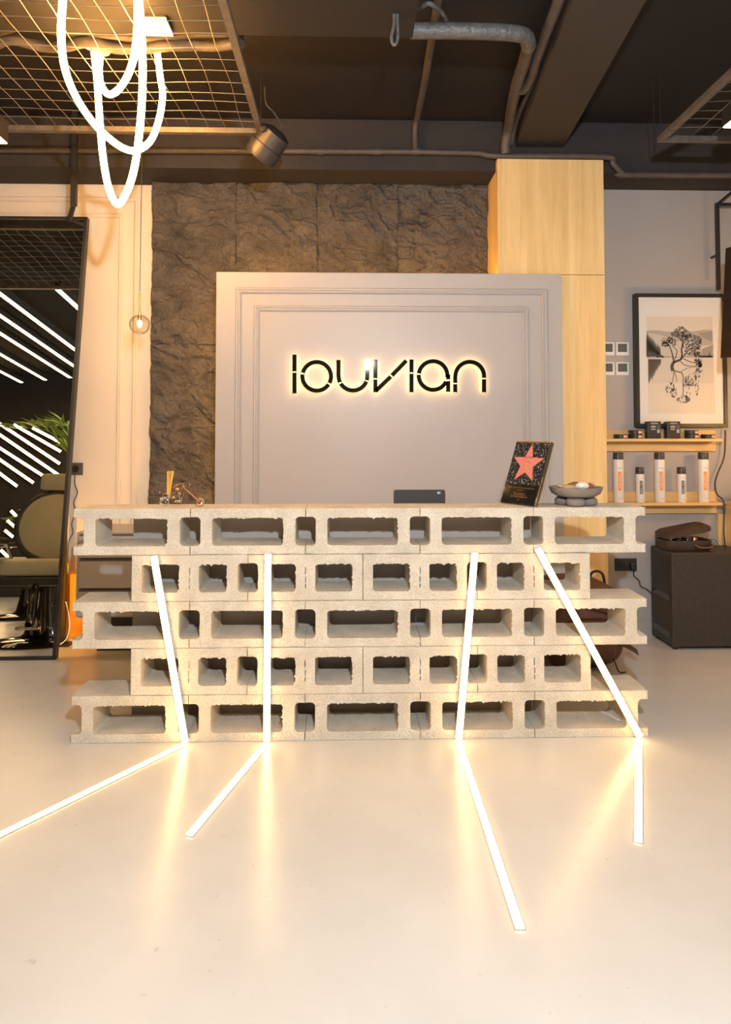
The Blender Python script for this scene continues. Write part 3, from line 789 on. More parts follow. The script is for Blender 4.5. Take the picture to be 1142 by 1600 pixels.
for x, lab in ((1.927, 'left'), (2.055, 'right')):
    c = Vector((x, 1.45, 1.288)); t = thing('product_carton', c, f'small black product carton, the {lab} of the two on the upper shelf', 'box', 'black cartons')
    R = Matrix.Translation(c) @ Matrix.Rotation(-0.05, 4, 'Z')
    mb = MB().box(-0.043, 0.043, -0.028, 0.028, 0, 0.112, R); mb.build('carton', M_box, t, bevel=0.003)
    fM = lambda u, v: R @ frame_M((u, -0.0287, v), (1, 0, 0), (0, 0, 1))
    text('lettering', 'AGIVA', 0.016, M_can, t, fM(0.0, 0.099), 0.0003)
    MB().box(-0.022, 0.008, -0.0292, -0.0284, 0.070, 0.084, R).box(-0.022, 0.008, -0.0292, -0.0284, 0.056, 0.064, R).build('printed_lines', M_grayprint, t)
    MB().box(0.016, 0.036, -0.0292, -0.0284, 0.034, 0.088, R).build('printed_bottle', simple('carton_grey', (0.10, 0.095, 0.09, 1), 0.3), t)
    MB().box(0.018, 0.034, -0.0297, -0.0291, 0.038, 0.058, R).build('printed_label', simple('carton_pale', (0.42, 0.45, 0.48, 1), 0.4), t)

# ------------------------------------------------------------------ framed tree photograph
YPi = 1.492
t = thing('framed_picture', (2.14, 1.51, 1.36), 'black framed sepia photograph of a lone tree mirrored in a lake', 'picture')
x0, x1, z0, z1 = 1.835, 2.445, 1.362, 2.247
for nm, bx in (('rail', (x0, x1, z1-0.024, z1)), ('rail', (x0, x1, z0, z0+0.024)), ('stile', (x0, x0+0.024, z0+0.024, z1-0.024)), ('stile', (x1-0.024, x1, z0+0.024, z1-0.024))):
    MB().box(bx[0], bx[1], YPi-0.012, YW, bx[2], bx[3]).build(nm, M_black, t, bevel=0.0015, seg=1)
MB().box(x0+0.02, x1-0.02, YPi, YPi+0.01, z0+0.02, z1-0.02).build('mount', simple('mount_board', (0.74, 0.71, 0.67, 1), 0.5), t)
def Pz(x, y, lay):
    p = aty(985+x/6.669, 450+y/6.669, YPi); return Vector((p.x, YPi-0.0004*lay, p.z))
def flat(mb, pts, lay): return mb.add([Pz(x, y, lay) for x, y in pts], [tuple(range(len(pts)))])
def prt(nm, m, fn):
    mb = MB(); fn(mb); return mb.build(nm, m, t, fixn=False)
G = lambda v, wr=1.0: simple('print_%d' % int(v*1000), (v, v*0.91*wr, v*0.79*wr, 1), 0.5)
prt('print_sky', G(.66), lambda mb: flat(mb, [(165, 298), (850, 298), (885, 1310), (190, 1310)], 1))
prt('print_water', G(.60), lambda mb: flat(mb, [(182, 730), (862, 725), (872, 990), (188, 995)], 2))
prt('print_hills', G(.42), lambda mb: flat(mb, [(165, 445), (260, 438), (380, 455), (520, 460), (660, 450), (770, 435), (852, 438), (862, 725), (182, 730)], 2))
prt('print_far_slope', G(.55), lambda mb: (flat(mb, [(168, 470), (300, 480), (470, 560), (640, 520), (740, 600), (862, 590), (862, 640), (700, 660), (520, 720), (320, 700), (250, 600)], 3)))
prt('print_shade', G(.32), lambda mb: (flat(mb, [(700, 470), (852, 452), (855, 560), (790, 540)], 4), flat(mb, [(740, 640), (858, 590), (860, 700), (760, 712)], 4)))
rt = random.Random(11)
def trees(mb):
    for k in range(13):
        x = 172 + k*11; top = 452 + k*13 + rt.uniform(-12, 22); bw = 16
        flat(mb, [(x-bw*0.5, 715), (x-bw*0.62, top+90), (x-bw*.3, top+30), (x, top), (x+bw*.35, top+35), (x+bw*.65, top+95), (x+bw*.5, 715)], 5)
prt('print_poplars', G(.12), trees)
def trees_r(mb):
    for k in range(13):
        x = 190 + k*10; bot = 1000 - k*14 + rt.uniform(-25, 8)
        flat(mb, [(x-8, 742), (x+8, 742), (x+7, bot-40), (x, bot), (x-7, bot-40)], 5)
prt('print_poplars_reflected', G(.20), trees_r)
def shore(mb):
    for k in range(26):
        x = 178 + k*6.4; y = 712 - rt.uniform(0, 55)*(1-k/28); flat(mb, [(x-9, y+10), (x, y-6), (x+10, y+8), (x+2, y+20)], 6)
    for k in range(24):
        x = 715+k*6; y = 712-rt.uniform(0, 20)-(45 if 812 < x < 835 else 0)*rt.random(); flat(mb, [(x-8, 724), (x, y-8), (x+8, 724)], 6)
prt('print_shore_bushes', G(.17), shore)
def ribbon(mb, pts, w0, w1, lay):
    P = [Vector((x, y)) for x, y in pts]; P = [Vector((q.x, q.y)) for q in smooth_path([(p.x, p.y, 0) for p in P], 5)]
    n = len(P); vs = []
    for i in range(n):
        d = (P[min(i+1, n-1)]-P[max(i-1, 0)]).normalized(); nn = Vector((-d.y, d.x)); ww = w0+(w1-w0)*i/(n-1)
        for s_ in (-1, 1):
            q = P[i]+nn*s_*ww/2; vs.append(Pz(q.x, q.y, lay))
    mb.add(vs, [(2*i, 2*i+1, 2*i+3, 2*i+2) for i in range(n-1)])
def trunk(mb):
    ribbon(mb, [(440, 865), (430, 820), (445, 780), (470, 765), (520, 745), (535, 700), (530, 640), (540, 580), (535, 500)], 36, 7, 8)
    ribbon(mb, [(452, 775), (440, 720), (425, 660), (405, 610), (390, 570)], 16, 5, 8)
    ribbon(mb, [(460, 745), (475, 700), (480, 650), (450, 620), (430, 590)], 9, 4, 8)
    ribbon(mb, [(525, 740), (570, 690), (600, 650), (650, 620), (690, 590)], 13, 4, 8)
    ribbon(mb, [(545, 735), (600, 760), (660, 780), (710, 770)], 8, 4, 8)
    ribbon(mb, [(515, 765), (560, 800), (620, 815), (680, 815), (730, 822)], 8, 4, 8)
    ribbon(mb, [(533, 620), (560, 560), (600, 520), (640, 500)], 8, 3, 8)
    ribbon(mb, [(537, 560), (500, 510), (470, 470)], 7, 3, 8)
prt('print_trunk', G(.07), trunk)
BL_ = [((520, 440), 62, 38), ((470, 480), 50, 36), ((575, 480), 55, 38), ((380, 545), 62, 36), ((430, 570), 48, 42), ((360, 590), 40, 26), ((620, 520), 60, 40), ((690, 540), 48, 42), ((590, 600), 66, 45), ((660, 620), 66, 48), ((700, 590), 36, 48), ((620, 670), 66, 34), ((690, 690), 34, 34), ((700, 770), 46, 34), ((540, 520), 44, 36), ((720, 800), 24, 28)]
def leaves(mb):
    for (cx, cy), rx, ry in BL_:
        for k in range(58):
            a = rt.uniform(0, 2*PI); q = math.sqrt(rt.random()); x = cx+rx*q*math.cos(a); y = cy+ry*q*math.sin(a); s_ = rt.uniform(4, 10); b0 = rt.uniform(0, PI)
            flat(mb, [(x+s_*rt.uniform(.6, 1.2)*math.cos(b0+j*2*PI/5), y+s_*.8*rt.uniform(.6, 1.2)*math.sin(b0+j*2*PI/5)) for j in range(5)], 9)
o = prt('print_foliage', G(.165), leaves); o['kind'] = 'stuff'
def refl_(mb):
    ribbon(mb, [(445, 862), (500, 875), (530, 885), (548, 930), (545, 1000), (548, 1080), (530, 1150)], 20, 8, 6)
    ribbon(mb, [(452, 870), (445, 930), (430, 1000)], 13, 6, 6); ribbon(mb, [(460, 880), (475, 930), (485, 980)], 9, 6, 6)
    ribbon(mb, [(530, 870), (580, 840), (640, 828), (735, 825)], 8, 4, 6)
    for (cx, cy, rx, ry, n) in ((640, 960, 80, 62, 60), (600, 1000, 50, 50, 30), (690, 900, 45, 40, 20), (710, 860, 36, 26, 18), (410, 1040, 45, 60, 36), (450, 1090, 35, 50, 30), (560, 1160, 55, 40, 34), (600, 1130, 30, 50, 20), (690, 1060, 20, 70, 14), (490, 1150, 20, 25, 8)):
        for k in range(n):
            a = rt.uniform(0, 2*PI); q = math.sqrt(rt.random()); x = cx+rx*q*math.cos(a); y = cy+ry*q*math.sin(a); h = rt.uniform(14, 34); ww = rt.uniform(3, 7)
            flat(mb, [(x-ww, y), (x, y-h*.5), (x+ww, y), (x, y+h*.5)], 7)
o = prt('print_tree_reflected', G(.24), refl_); o['kind'] = 'stuff'

# instant photos on the wall
M_polw = simple('photo_paper', (0.8, 0.79, 0.76, 1), 0.45); M_pol = simple('photo_image', (0.11, 0.115, 0.10, 1), 0.3)
for (x, z, lab) in ((1.765, 1.884, 'upper right'), (1.764, 1.752, 'lower right'), (1.668, 1.884, 'upper left'), (1.667, 1.752, 'lower left')):
    t = thing('instant_photo', (x, YW, z-0.043), f'white bordered instant photo beside the oak column, {lab} of the four', 'photo', 'instant photos on the grey wall')
    MB().box(x-0.042, x+0.042, YW-0.003, YW, z-0.043, z+0.043).build('card', M_polw, t)
    MB().box(x-0.031, x+0.031, YW-0.0036, YW-0.0031, z-0.021, z+0.034).build('image', M_pol, t)

# wall sockets
t = thing('wall_socket', (1.767, YW, 0.419), 'black double wall socket with a plugged-in adapter beside the speaker', 'socket')
MB().box(1.695, 1.840, YW-0.010, YW, 0.419, 0.500).build('plate', M_blackp, t, bevel=0.003)
MB().lathe([(0, 0), (0.022, 0), (0.022, 0.004), (0.018, 0.004), (0.016, 0.001), (0, 0.001)], (1.735, YW-0.011, 0.462), 20, Matrix.Rotation(PI/2, 3, 'X')).build('outlet', M_black, t, smooth=40)
MB().box(1.785, 1.822, YW-0.055, YW-0.011, 0.428, 0.478).build('plug', M_blackg, t, bevel=0.006)
pts = [(1.808, YW-0.04, 0.426), (1.812, YW-0.03, 0.39), (1.845, YW-0.03, 0.36), (1.86, YW-0.02, 0.32), (1.90, YW-0.03, 0.30), (1.955, YW-0.045, 0.25)]
MB().tube(smooth_path(pts, 6), 0.0035, 6).build('cord', M_rubber, t, smooth=60)
A = aty(108, 723, YW); B = aty(130, 742, YW)
t = thing('wall_socket', ((A.x+B.x)/2, YW, B.z), 'bronze double wall socket on the left wall beside the mirror', 'socket')
MB().box(A.x-0.05, B.x, YW-0.010, YW, B.z, A.z).build('plate', simple('bronze_plate', (0.11, 0.085, 0.065, 1), 0.4), t, bevel=0.003)
MB().lathe([(0, 0), (0.022, 0), (0.022, 0.004), (0.018, 0.004), (0.016, 0.001), (0, 0.001)], (B.x-0.045, YW-0.011, (A.z+B.z)/2), 20, Matrix.Rotation(PI/2, 3, 'X')).build('outlet', M_black, t, smooth=40)
pts = [aty(117, 742, YW-0.02), aty(117, 757, YW-0.01), aty(121, 770, YW-0.01), aty(115, 784, YW-0.01), aty(118, 800, YW-0.012), aty(112, 818, YW-0.012), aty(114, 832, YW-0.012), aty(107, 848, YW-0.012), aty(106, 880, YW-0.012)]
MB().tube(smooth_path(pts, 5), 0.003, 6).build('cord', M_rubber, t, smooth=60)

# ------------------------------------------------------------------ speaker box, leather case, rucksack
t = thing('subwoofer', (2.17, 1.35, 0), 'large black subwoofer cabinet standing on the floor by the wall', 'speaker')
MB().box(1.922, 2.42, 1.20, 1.495, 0.018, 0.59).build('cabinet', simple('black_ash', (0.040, 0.031, 0.022, 1), 0.5, var=0.15, vscale=40), t, bevel=0.006)
for (x, y) in ((1.95, 1.23), (2.39, 1.23), (1.95, 1.46), (2.39, 1.46)):
    MB().lathe([(0, 0), (0.018, 0), (0.022, 0.018), (0, 0.018)], (x, y, 0), 16).build('foot', M_blackp, t, smooth=40)
MB().box(1.9205, 1.923, 1.235, 1.47, 0.29, 0.325).build('side_slot', M_blackg, t)
MB().box(1.9205, 1.923, 1.235, 1.47, 0.06, 0.10).build('side_slot', M_blackg, t)
MB().box(1.919, 1.9215, 1.24, 1.465, 0.33, 0.56).build('side_plate', M_blackp, t)
t = thing('leather_case', (2.06, 1.33, 0.59), 'open brown leather toiletry case lying on the subwoofer', 'case')
def rr_loop(x0, x1, y0, y1, r, z): return [Vector((p[0], p[1], z)) for p in rrect(x0, x1, y0, y1, r, 6)]
def loft(mb, loops):
    n = len(loops[0]); vs = [p for l in loops for p in l]
    fs = [(k*n+i, k*n+(i+1) % n, (k+1)*n+(i+1) % n, (k+1)*n+i) for k in range(len(loops)-1) for i in range(n)]
    fs += [tuple(range(n-1, -1, -1)), tuple((len(loops)-1)*n+i for i in range(n))]
    return mb.add(vs, fs)
loft(MB(), [rr_loop(1.925, 2.205, 1.255, 1.425, 0.05, 0.592), rr_loop(1.915, 2.215, 1.245, 1.435, 0.055, 0.605), rr_loop(1.912, 2.218, 1.242, 1.438, 0.055, 0.655), rr_loop(1.924, 2.206, 1.254, 1.426, 0.05, 0.655), rr_loop(1.928, 2.202, 1.258, 1.422, 0.05, 0.612)]).build('body', M_leatherd, t, smooth=40)
lid = MB(); loft(lid, [rr_loop(-0.155, 0.155, 0.0, 0.197, 0.055, 0.0), rr_loop(-0.155, 0.155, 0, 0.197, 0.055, 0.02), rr_loop(-0.14, 0.14, 0.015, 0.182, 0.05, 0.032)])
LM = Matrix.Translation((2.065, 1.245, 0.660)) @ Matrix.Rotation(-0.19, 4, 'Y') @ Matrix.Rotation(0.05, 4, 'X')
lid.v = [LM @ p + Vector((0, 0, 0.030)) for p in lid.v]; lid.build('lid', M_leatherd, t, smooth=40)
MB().tube(smooth_path([(2.09, 1.243, 0.632), (2.11, 1.222, 0.618), (2.15, 1.218, 0.616), (2.19, 1.222, 0.622), (2.20, 1.243, 0.634)], 5), 0.006, 8).build('handle', M_leather, t, smooth=60)
MB().tube(smooth_path([(2.215, 1.30, 0.66), (2.235, 1.28, 0.655), (2.25, 1.27, 0.63), (2.243, 1.27, 0.62), (2.225, 1.29, 0.645)], 5), 0.002, 6).build('zip_pull', M_rubber, t, smooth=60)
for k, (x, r, m_, lab) in enumerate(((2.02, 0.026, M_blackg, 'round black glossy jar inside the open leather case'), (2.085, 0.024, M_blackg, 'second black glossy jar inside the open leather case'), (2.13, 0.018, M_copper, 'small amber cap inside the open leather case'), (1.975, 0.014, M_gold, 'tiny golden cap inside the open leather case'))):
    o = MB().lathe([(0, 0), (r*.9, 0), (r, 0.006), (r, 0.045), (r*.85, 0.052), (0, 0.053)], (x, 1.33, 0.613), 18).build('jar', m_, None, smooth=40); tag(o, lab, 'jar')

def sq(mb, c, ax, ay, az, n1, n2, nu=24, nv=14, M=None):      # superellipsoid
    f = lambda v, e: math.copysign(abs(v)**e, v); vs = []
    for j in range(1, nv):
        ph = -PI/2 + PI*j/nv
        for i in range(nu):
            th = 2*PI*i/nu
            vs.append(Vector((ax*f(math.cos(ph), n1)*f(math.cos(th), n2), ay*f(math.cos(ph), n1)*f(math.sin(th), n2), az*f(math.sin(ph), n1))))
    vs += [Vector((0, 0, -az)), Vector((0, 0, az))]
    if M is not None: vs = [M @ v for v in vs]
    vs = [v + Vector(c) for v in vs]; N = (nv-2)*nu
    fs = [(j*nu+i, j*nu+(i+1) % nu, (j+1)*nu+(i+1) % nu, (j+1)*nu+i) for j in range(nv-2) for i in range(nu)]
    fs += [((nv-1)*nu, (i+1) % nu, i) for i in range(nu)] + [((nv-1)*nu+1, N+i, N+(i+1) % nu) for i in range(nu)]
    return mb.add(vs, fs)
t = thing('leather_rucksack', (1.24, 0.93, 0), 'brown leather rucksack standing on the floor behind the counter', 'bag')
mb = sq(MB(), (1.26, 0.95, 0.255), 0.23, 0.11, 0.255, 0.5, 0.55)
for v in mb.v:
    v.x += 0.018*math.sin(v.z*16); v.y += 0.012*math.sin(v.x*14+1)
    if v.z > 0.40: v.z -= max(0, v.x-1.3)*0.4
mb.build('body', M_leather, t, smooth=60)
mb = sq(MB(), (1.26, 0.925, 0.425), 0.235, 0.115, 0.09, 0.5, 0.5)
for v in mb.v: v.z -= max(0, v.x-1.3)*0.4
mb.build('flap', M_leather, t, smooth=60)
sq(MB(), (1.28, 0.835, 0.17), 0.15, 0.035, 0.12, 0.5, 0.5).build('front_pocket', M_leather, t, smooth=60)
MB().tube(smooth_path([(1.315, 0.92, 0.48), (1.325, 0.915, 0.525), (1.355, 0.91, 0.54), (1.39, 0.915, 0.52), (1.405, 0.92, 0.45)], 6), 0.008, 8).build('handle', M_leatherd, t, smooth=60)
st = MB()
P = smooth_path([(1.40, 0.88, 0.17), (1.47, 0.87, 0.145), (1.53, 0.875, 0.115), (1.575, 0.88, 0.085)], 6)
for a, b_ in zip(P[:-1], P[1:]): st.poly([a + Vector((0, -0.012, -0.012)), b_ + Vector((0, -0.012, -0.012)), b_ + Vector((0, 0.012, 0.012)), a + Vector((0, 0.012, 0.012))], (0, 0.003, 0.004))
st.build('shoulder_strap', M_leatherd, t)
MB().tube(smooth_path([(1.40, 0.84, 0.12), (1.415, 0.80, 0.05), (1.43, 0.79, 0.012), (1.47, 0.80, 0.008)], 5), 0.004, 6).build('strap_end', M_leatherd, t, smooth=60)

# ------------------------------------------------------------------ far right: television, rail, cabinet
t = thing('television', (2.5, 0.6, 1.75), 'black wall-mounted television seen edge-on at the right border', 'television')
q0 = aty(1125, 560, 1.0); q1 = aty(1133, 388, 1.0)
e = Vector((0.28, -0.96, 0)).normalized()
P = [q0, q0 + e*1.1, q1 + e*1.1, q1]
th = e.cross(Vector((0, 0, 1))).normalized()
if th.x < 0: th = -th
MB().poly(P, th*0.045).build('housing', M_blackg, t, bevel=0.004)
MB().cyl(q0.lerp(q1, .5)+e*0.5+th*0.03, (XR-0.01, (q0+e*0.5).y, 2.05), 0.03, n=12).build('bracket', M_black, t)
t = thing('metal_frame_rail', (2.5, 1.42, 0.9), 'slim black metal rail frame against the wall behind the television', 'rail')
a0 = aty(1120, 322, 1.45); a1 = aty(1122, 600, 1.45); xr_ = XR-0.05
MB().box(a0.x-0.010, a0.x+0.012, 1.44, 1.46, 2.27, a0.z).build('upright', M_black, t)
MB().box(a0.x-0.010, xr_, 1.44, 1.46, a0.z, a0.z+0.02).build('cross_bar', M_black, t)
MB().cyl((a0.x, 1.45, a0.z+0.01), (xr_, 1.45, a0.z+0.36), 0.009, n=8).build('diagonal_brace', M_black, t)
MB().cyl((a0.x, 1.462, 2.5), (a0.x, YW, 2.5), 0.009, n=8).build('wall_peg', M_black, t)
t = thing('oak_side_cabinet', (2.58, 1.42, 0), 'oak cabinet standing behind the subwoofer at the right border', 'cabinet')
MB().box(2.378, XR-0.02, 1.505, YW, 0.0, 0.79).build('back_panel', M_oak, t)
MB().box(2.43, XR-0.02, 1.33, 1.50, 0.0, 0.855).build('body', M_oak, t, bevel=0.002, seg=1)
MB().box(2.425, XR-0.02, 1.325, 1.504, 0.857, 0.875).build('top', M_oakx, t)
t = thing('clipper_charger', (2.50, 1.40, 0.876), 'small black device with a cord on the oak cabinet', 'device')
MB().box(2.435, 2.56, 1.34, 1.45, 0.876, 0.958).build('body', M_blackg, t, bevel=0.012)
MB().tube(smooth_path([(2.47, 1.36, 0.955), (2.50, 1.35, 0.985), (2.55, 1.35, 0.975), (2.57, 1.36, 0.94)], 5), 0.004, 6).build('cord', M_rubber, t, smooth=60)
MB().box(2.485, 2.505, 1.338, 1.341, 0.915, 0.93).build('badge', M_chrome, t)
pts = [aty(1133, 672, 1.50), aty(1133, 690, 1.49), aty(1131, 715, 1.49), aty(1121, 740, 1.49), aty(1117, 755, 1.49), aty(1120, 772, 1.42), aty(1131, 786, 1.385), aty(1131, 830, 1.32), aty(1134, 860, 1.32)]
o = MB().tube(smooth_path(pts, 6), 0.005, 6).build('hanging_cable', M_rubber, None, smooth=60)
tag(o, 'black cable hanging from the picture corner past the shelves', 'cable')

t = thing('globe_wall_lamp', (2.72, 0.75, 1.45), 'warm globe wall lamp just outside the right border, lighting the picture', 'wall lamp')
MB().ball((2.70, 0.75, 1.45), 0.06, n=20, m=12).build('globe', emit('globe_glow', WARM, 115.0), t, smooth=60)
MB().cyl((2.76, 0.75, 1.45), (XR, 0.75, 1.45), 0.012, n=10).build('arm', M_gold, t)
MB().lathe([(0, 0), (0.045, 0), (0.045, 0.015), (0, 0.016)], (XR-0.001, 0.75, 1.45), 20, Matrix.Rotation(-PI/2, 3, 'Y')).build('wall_plate', M_gold, t)

# ------------------------------------------------------------------ left: drawer cabinet, box in amber-light colour
t = thing('drawer_cabinet', (-1.40, 1.2, 0), 'greige steel drawer cabinet behind the left end of the counter', 'cabinet')
xa, xb = -1.618, -1.17
MB().box(xa, xb, 1.02, 1.40, 0.27, 0.755).build('body', M_steel, t, bevel=0.002, seg=1)
for (z0, z1) in ((0.612, 0.735), (0.44, 0.592), (0.28, 0.42)):
    dr = MB().box(xa+0.022, xb-0.01, 1.0, 1.019, z0, z1).build('drawer', M_steel, t, bevel=0.003)
    MB().box(xa+0.022, xb-0.01, 1.004, 1.0195, z1+0.001, z1+0.012).build('grip_slot', simple('shadow_gap', (0.09, 0.075, 0.06, 1), 0.6), dr)
MB().box(xa+0.03, xb, 1.29, 1.39, 0.0, 0.269).build('plinth', M_black, t)
t = thing('amber_tinted_box', (-1.8, 1.49, 0), 'low box between the mirror and the drawers, coloured as if amber-lit', 'box')
MB().box(-1.95, -1.64, 1.462, 1.522, 0.03, 0.43).build('body', simple('amber_light_tint', (0.85, 0.33, 0.02, 1), 0.3), t, bevel=0.003)  # light wood, amber lamp light put into its orange colour
MB().box(-1.95, -1.64, 1.455, 1.522, 0.0, 0.028).build('base', M_oakx, t)
pts = [aty(103, 940, 1.25), aty(108, 962, 1.26), aty(109, 980, 1.26), aty(104, 998, 1.24), aty(94, 1007, 1.22)]
for p in pts: p.z = max(p.z, 0.02)
o = MB().tube(smooth_path(pts, 6), 0.0035, 6).build('white_cable', M_white, None, smooth=60); tag(o, 'thin white cable curling beside the mirror foot', 'cable')

# ------------------------------------------------------------------ leaning mirror on a post
al = math.radians(4.8)
mu = Vector((0, math.sin(al), math.cos(al))); mn = Vector((0, -math.cos(al), math.sin(al)))
t = thing('leaning_mirror', (-2.3, 1.15, 0), 'tall black-framed mirror leaning back at the left edge', 'mirror')
mh = 2.68/math.cos(al)
bl, br, tr, tl = Vector((-2.95, 1.125, 0.004)), Vector((-1.768, 1.125, 0.004)), Vector((-1.702, 1.125, 0.004))+mu*mh, Vector((-2.95, 1.125, 0.004))+mu*mh
fw = 0.018
def inn(p, dx, dv): return p + Vector((dx, 0, 0)) + mu*dv
ibl, ibr, itr, itl = inn(bl, fw, fw), inn(br, -fw, fw), inn(tr, -fw, -fw), inn(tl, fw, -fw)
MB().poly([ibl, ibr, itr, itl], -mn*0.006).build('glass', M_mirror, t)
for nm, q in (('frame_rail', (bl, br, ibr, ibl)), ('frame_rail', (itl, itr, tr, tl)), ('frame_stile', (br, tr, itr, ibr)), ('frame_stile', (bl, ibl, itl, tl))):
    MB().poly([p + mn*0.006 for p in q], -mn*0.045).build(nm, M_black, t)
MB().poly([p - mn*0.0085 for p in (ibl, ibr, itr, itl)], -mn*0.02).build('back_board', M_black, t)
sb = Vector((-1.86, 1.125, 0.004))
MB().poly([sb + mu*0.06 - mn*0.0290, sb + Vector((0.014, 0, 0)) + mu*0.06 - mn*0.0290, sb + Vector((0.014, 0, 0)) + mu*0.06 - mn*0.035, sb + mu*0.06 - mn*0.035], mu*0.75).build('backlight_strip', M_amber, t)
f = atz(101, 1011, 0)
t = thing('mirror_post', (f.x, 1.42, 0), 'square black steel post behind the leaning mirror', 'post')
px_ = aty(109, 300, 1.42).x
MB().box(px_-0.014, px_+0.014, 1.40, 1.43, 0.012, 2.70).build('shaft', M_black, t)
pu = aty(116, 270, 1.15).x
MB().box(pu-0.016, pu+0.016, 1.135, 1.165, 2.69, ZC).build('ceiling_rod', M_black, t)
MB().tube([(pu, 1.15, 2.70), (px_, 1.405, 2.665)], 0.016, 8).build('top_arm', M_black, t)
MB().box(px_-0.05, px_+0.05, 1.37, 1.45, 0, 0.012).build('foot_plate', M_black, t)

# ------------------------------------------------------------------ ceiling: wire-mesh trays
def wire_tray(x0, x1, y0, y1, z, label, sag=0.0):
    t = thing('wire_mesh_tray', ((x0+x1)/2, (y0+y1)/2, z), label, 'ceiling tray')
    bw = 0.032
    for nm, b in (('frame_bar', (x0, x1, y1-bw, y1)), ('frame_bar', (x0, x1, y0, y0+bw)), ('frame_bar', (x0, x0+bw, y0+bw, y1-bw)), ('frame_bar', (x1-bw, x1, y0+bw, y1-bw))):
        MB().box(*b, z, z+0.028).build(nm, M_traybar, t)
    mb = MB(); rw = random.Random(4)
    nx = int((x1-x0)/0.1); ny = int((y1-y0)/0.1)
    def zz(x, y): return z + 0.034 - sag*math.sin(PI*min(1, max(0, (x-x0)/(x1-x0))))*0.5 + 0.006*math.sin(7*x+3*y)
    for i in range(1, nx):
        x = x1 - 0.1*i + rw.uniform(-.006, .006); k = 14
        mb.tube([(x + 0.006*math.sin(j*0.8+i), y0+0.01+(y1-y0-0.02)*j/k, zz(x, y0+(y1-y0)*j/k)) for j in range(k+1)], 0.0017, 5)
    for i in range(1, ny):
        y = y1 - 0.1*i + rw.uniform(-.005, .005); k = 18
        mb.tube([(x0+0.01+(x1-x0-0.02)*j/k, y + 0.005*math.sin(j*0.7+i*2), zz(x0+(x1-x0)*j/k, y)+0.003) for j in range(k+1)], 0.0017, 5)
    o = mb.build('wire_grid', M_wire, t); o['kind'] = 'stuff'
    for (x, y) in ((x0+0.015, y0+0.015), (x1-0.015, y0+0.015), (x0+0.015, y1-0.015), (x1-0.015, y1-0.015)):
        MB().cyl((x, y, z+0.028), (x, y, ZC), 0.0025, n=6).build('hanger', M_black, t)
    return t
ZM = 2.93
cr = atz(412, 212, ZM)
wire_tray(-3.6, cr.x, -0.56, cr.y, ZM, 'wide wire mesh tray hanging below the ceiling at upper left')
c2_ = atz(1026, 223, 2.90)
wire_tray(c2_.x, 2.80, -1.2, c2_.y, 2.90, 'wire mesh tray hanging at the upper right corner')

# spotlight clamped to the corner of the tray
M_spot = simple('spot_grey', (0.055, 0.05, 0.045, 1), 0.35, 0.4)
sc = aty(422, 222, cr.y-0.02)
t = thing('spotlight', sc, 'grey cylindrical spotlight clamped to the corner of the mesh tray', 'spotlight')
ax = Vector((-0.55, 0.30, -0.62)).normalized()
R = ax.to_track_quat('Z', 'Y').to_matrix()
MB().lathe([(0, -0.075), (0.045, -0.075), (0.085, -0.055), (0.088, 0.02), (0.093, 0.024), (0.093, 0.085), (0.088, 0.10), (0.080, 0.10), (0.076, 0.06), (0, 0.055)], sc, 32, R).build('housing', M_spot, t, smooth=35)
MB().lathe([(0, 0.056), (0.074, 0.058), (0.074, 0.062), (0, 0.064)], sc, 24, R).build('lens', M_blackg, t)
yk = sc + Vector((0.0, -0.01, 0.10))
MB().box(yk.x-0.014, yk.x+0.014, yk.y-0.008, yk.y+0.008, sc.z+0.04, ZM+0.01).build('bracket', M_spot, t)
MB().cyl(sc + Vector((-0.03, -0.095, 0.035)), sc + Vector((-0.02, -0.06, 0.03)), 0.018, n=14).build('tilt_knob', M_blackp, t)
MB().tube(smooth_path([sc + Vector((0.05, 0.03, 0.03)), sc + Vector((0.06, 0.04, 0.10)), sc + Vector((0.02, 0.0, 0.16)), sc + Vector((-0.02, -0.02, 0.20)), sc + Vector((-0.03, 0, 0.3))], 6), 0.004, 6).build('lead', M_rubber, t, smooth=60)

# pendant lamp with a clear globe
pc = aty(218, 507, 0.95)
t = thing('globe_pendant', pc, 'small clear glass globe pendant lamp on a thin brass rod', 'pendant lamp')
MB().ball(pc, 0.058, n=28, m=18).build('globe', M_globe, t, smooth=60)
MB().ball(pc + Vector((0, 0, 0.006)), 0.014, 0.014, 0.018, 12, 8).build('bulb', M_bulb, t, smooth=60)
MB().cyl(pc + Vector((0, 0, 0.03)), pc + Vector((0, 0, 0.19)), 0.005, n=10).cyl(pc + Vector((0, 0, 0.022)), pc + Vector((0, 0, 0.06)), 0.009, n=12).build('brass_rod', M_gold, t, smooth=50)
MB().cyl(pc + Vector((0, 0, 0.19)), (pc.x+0.004, pc.y, ZC), 0.0025, n=6).build('cord', M_rubber, t)

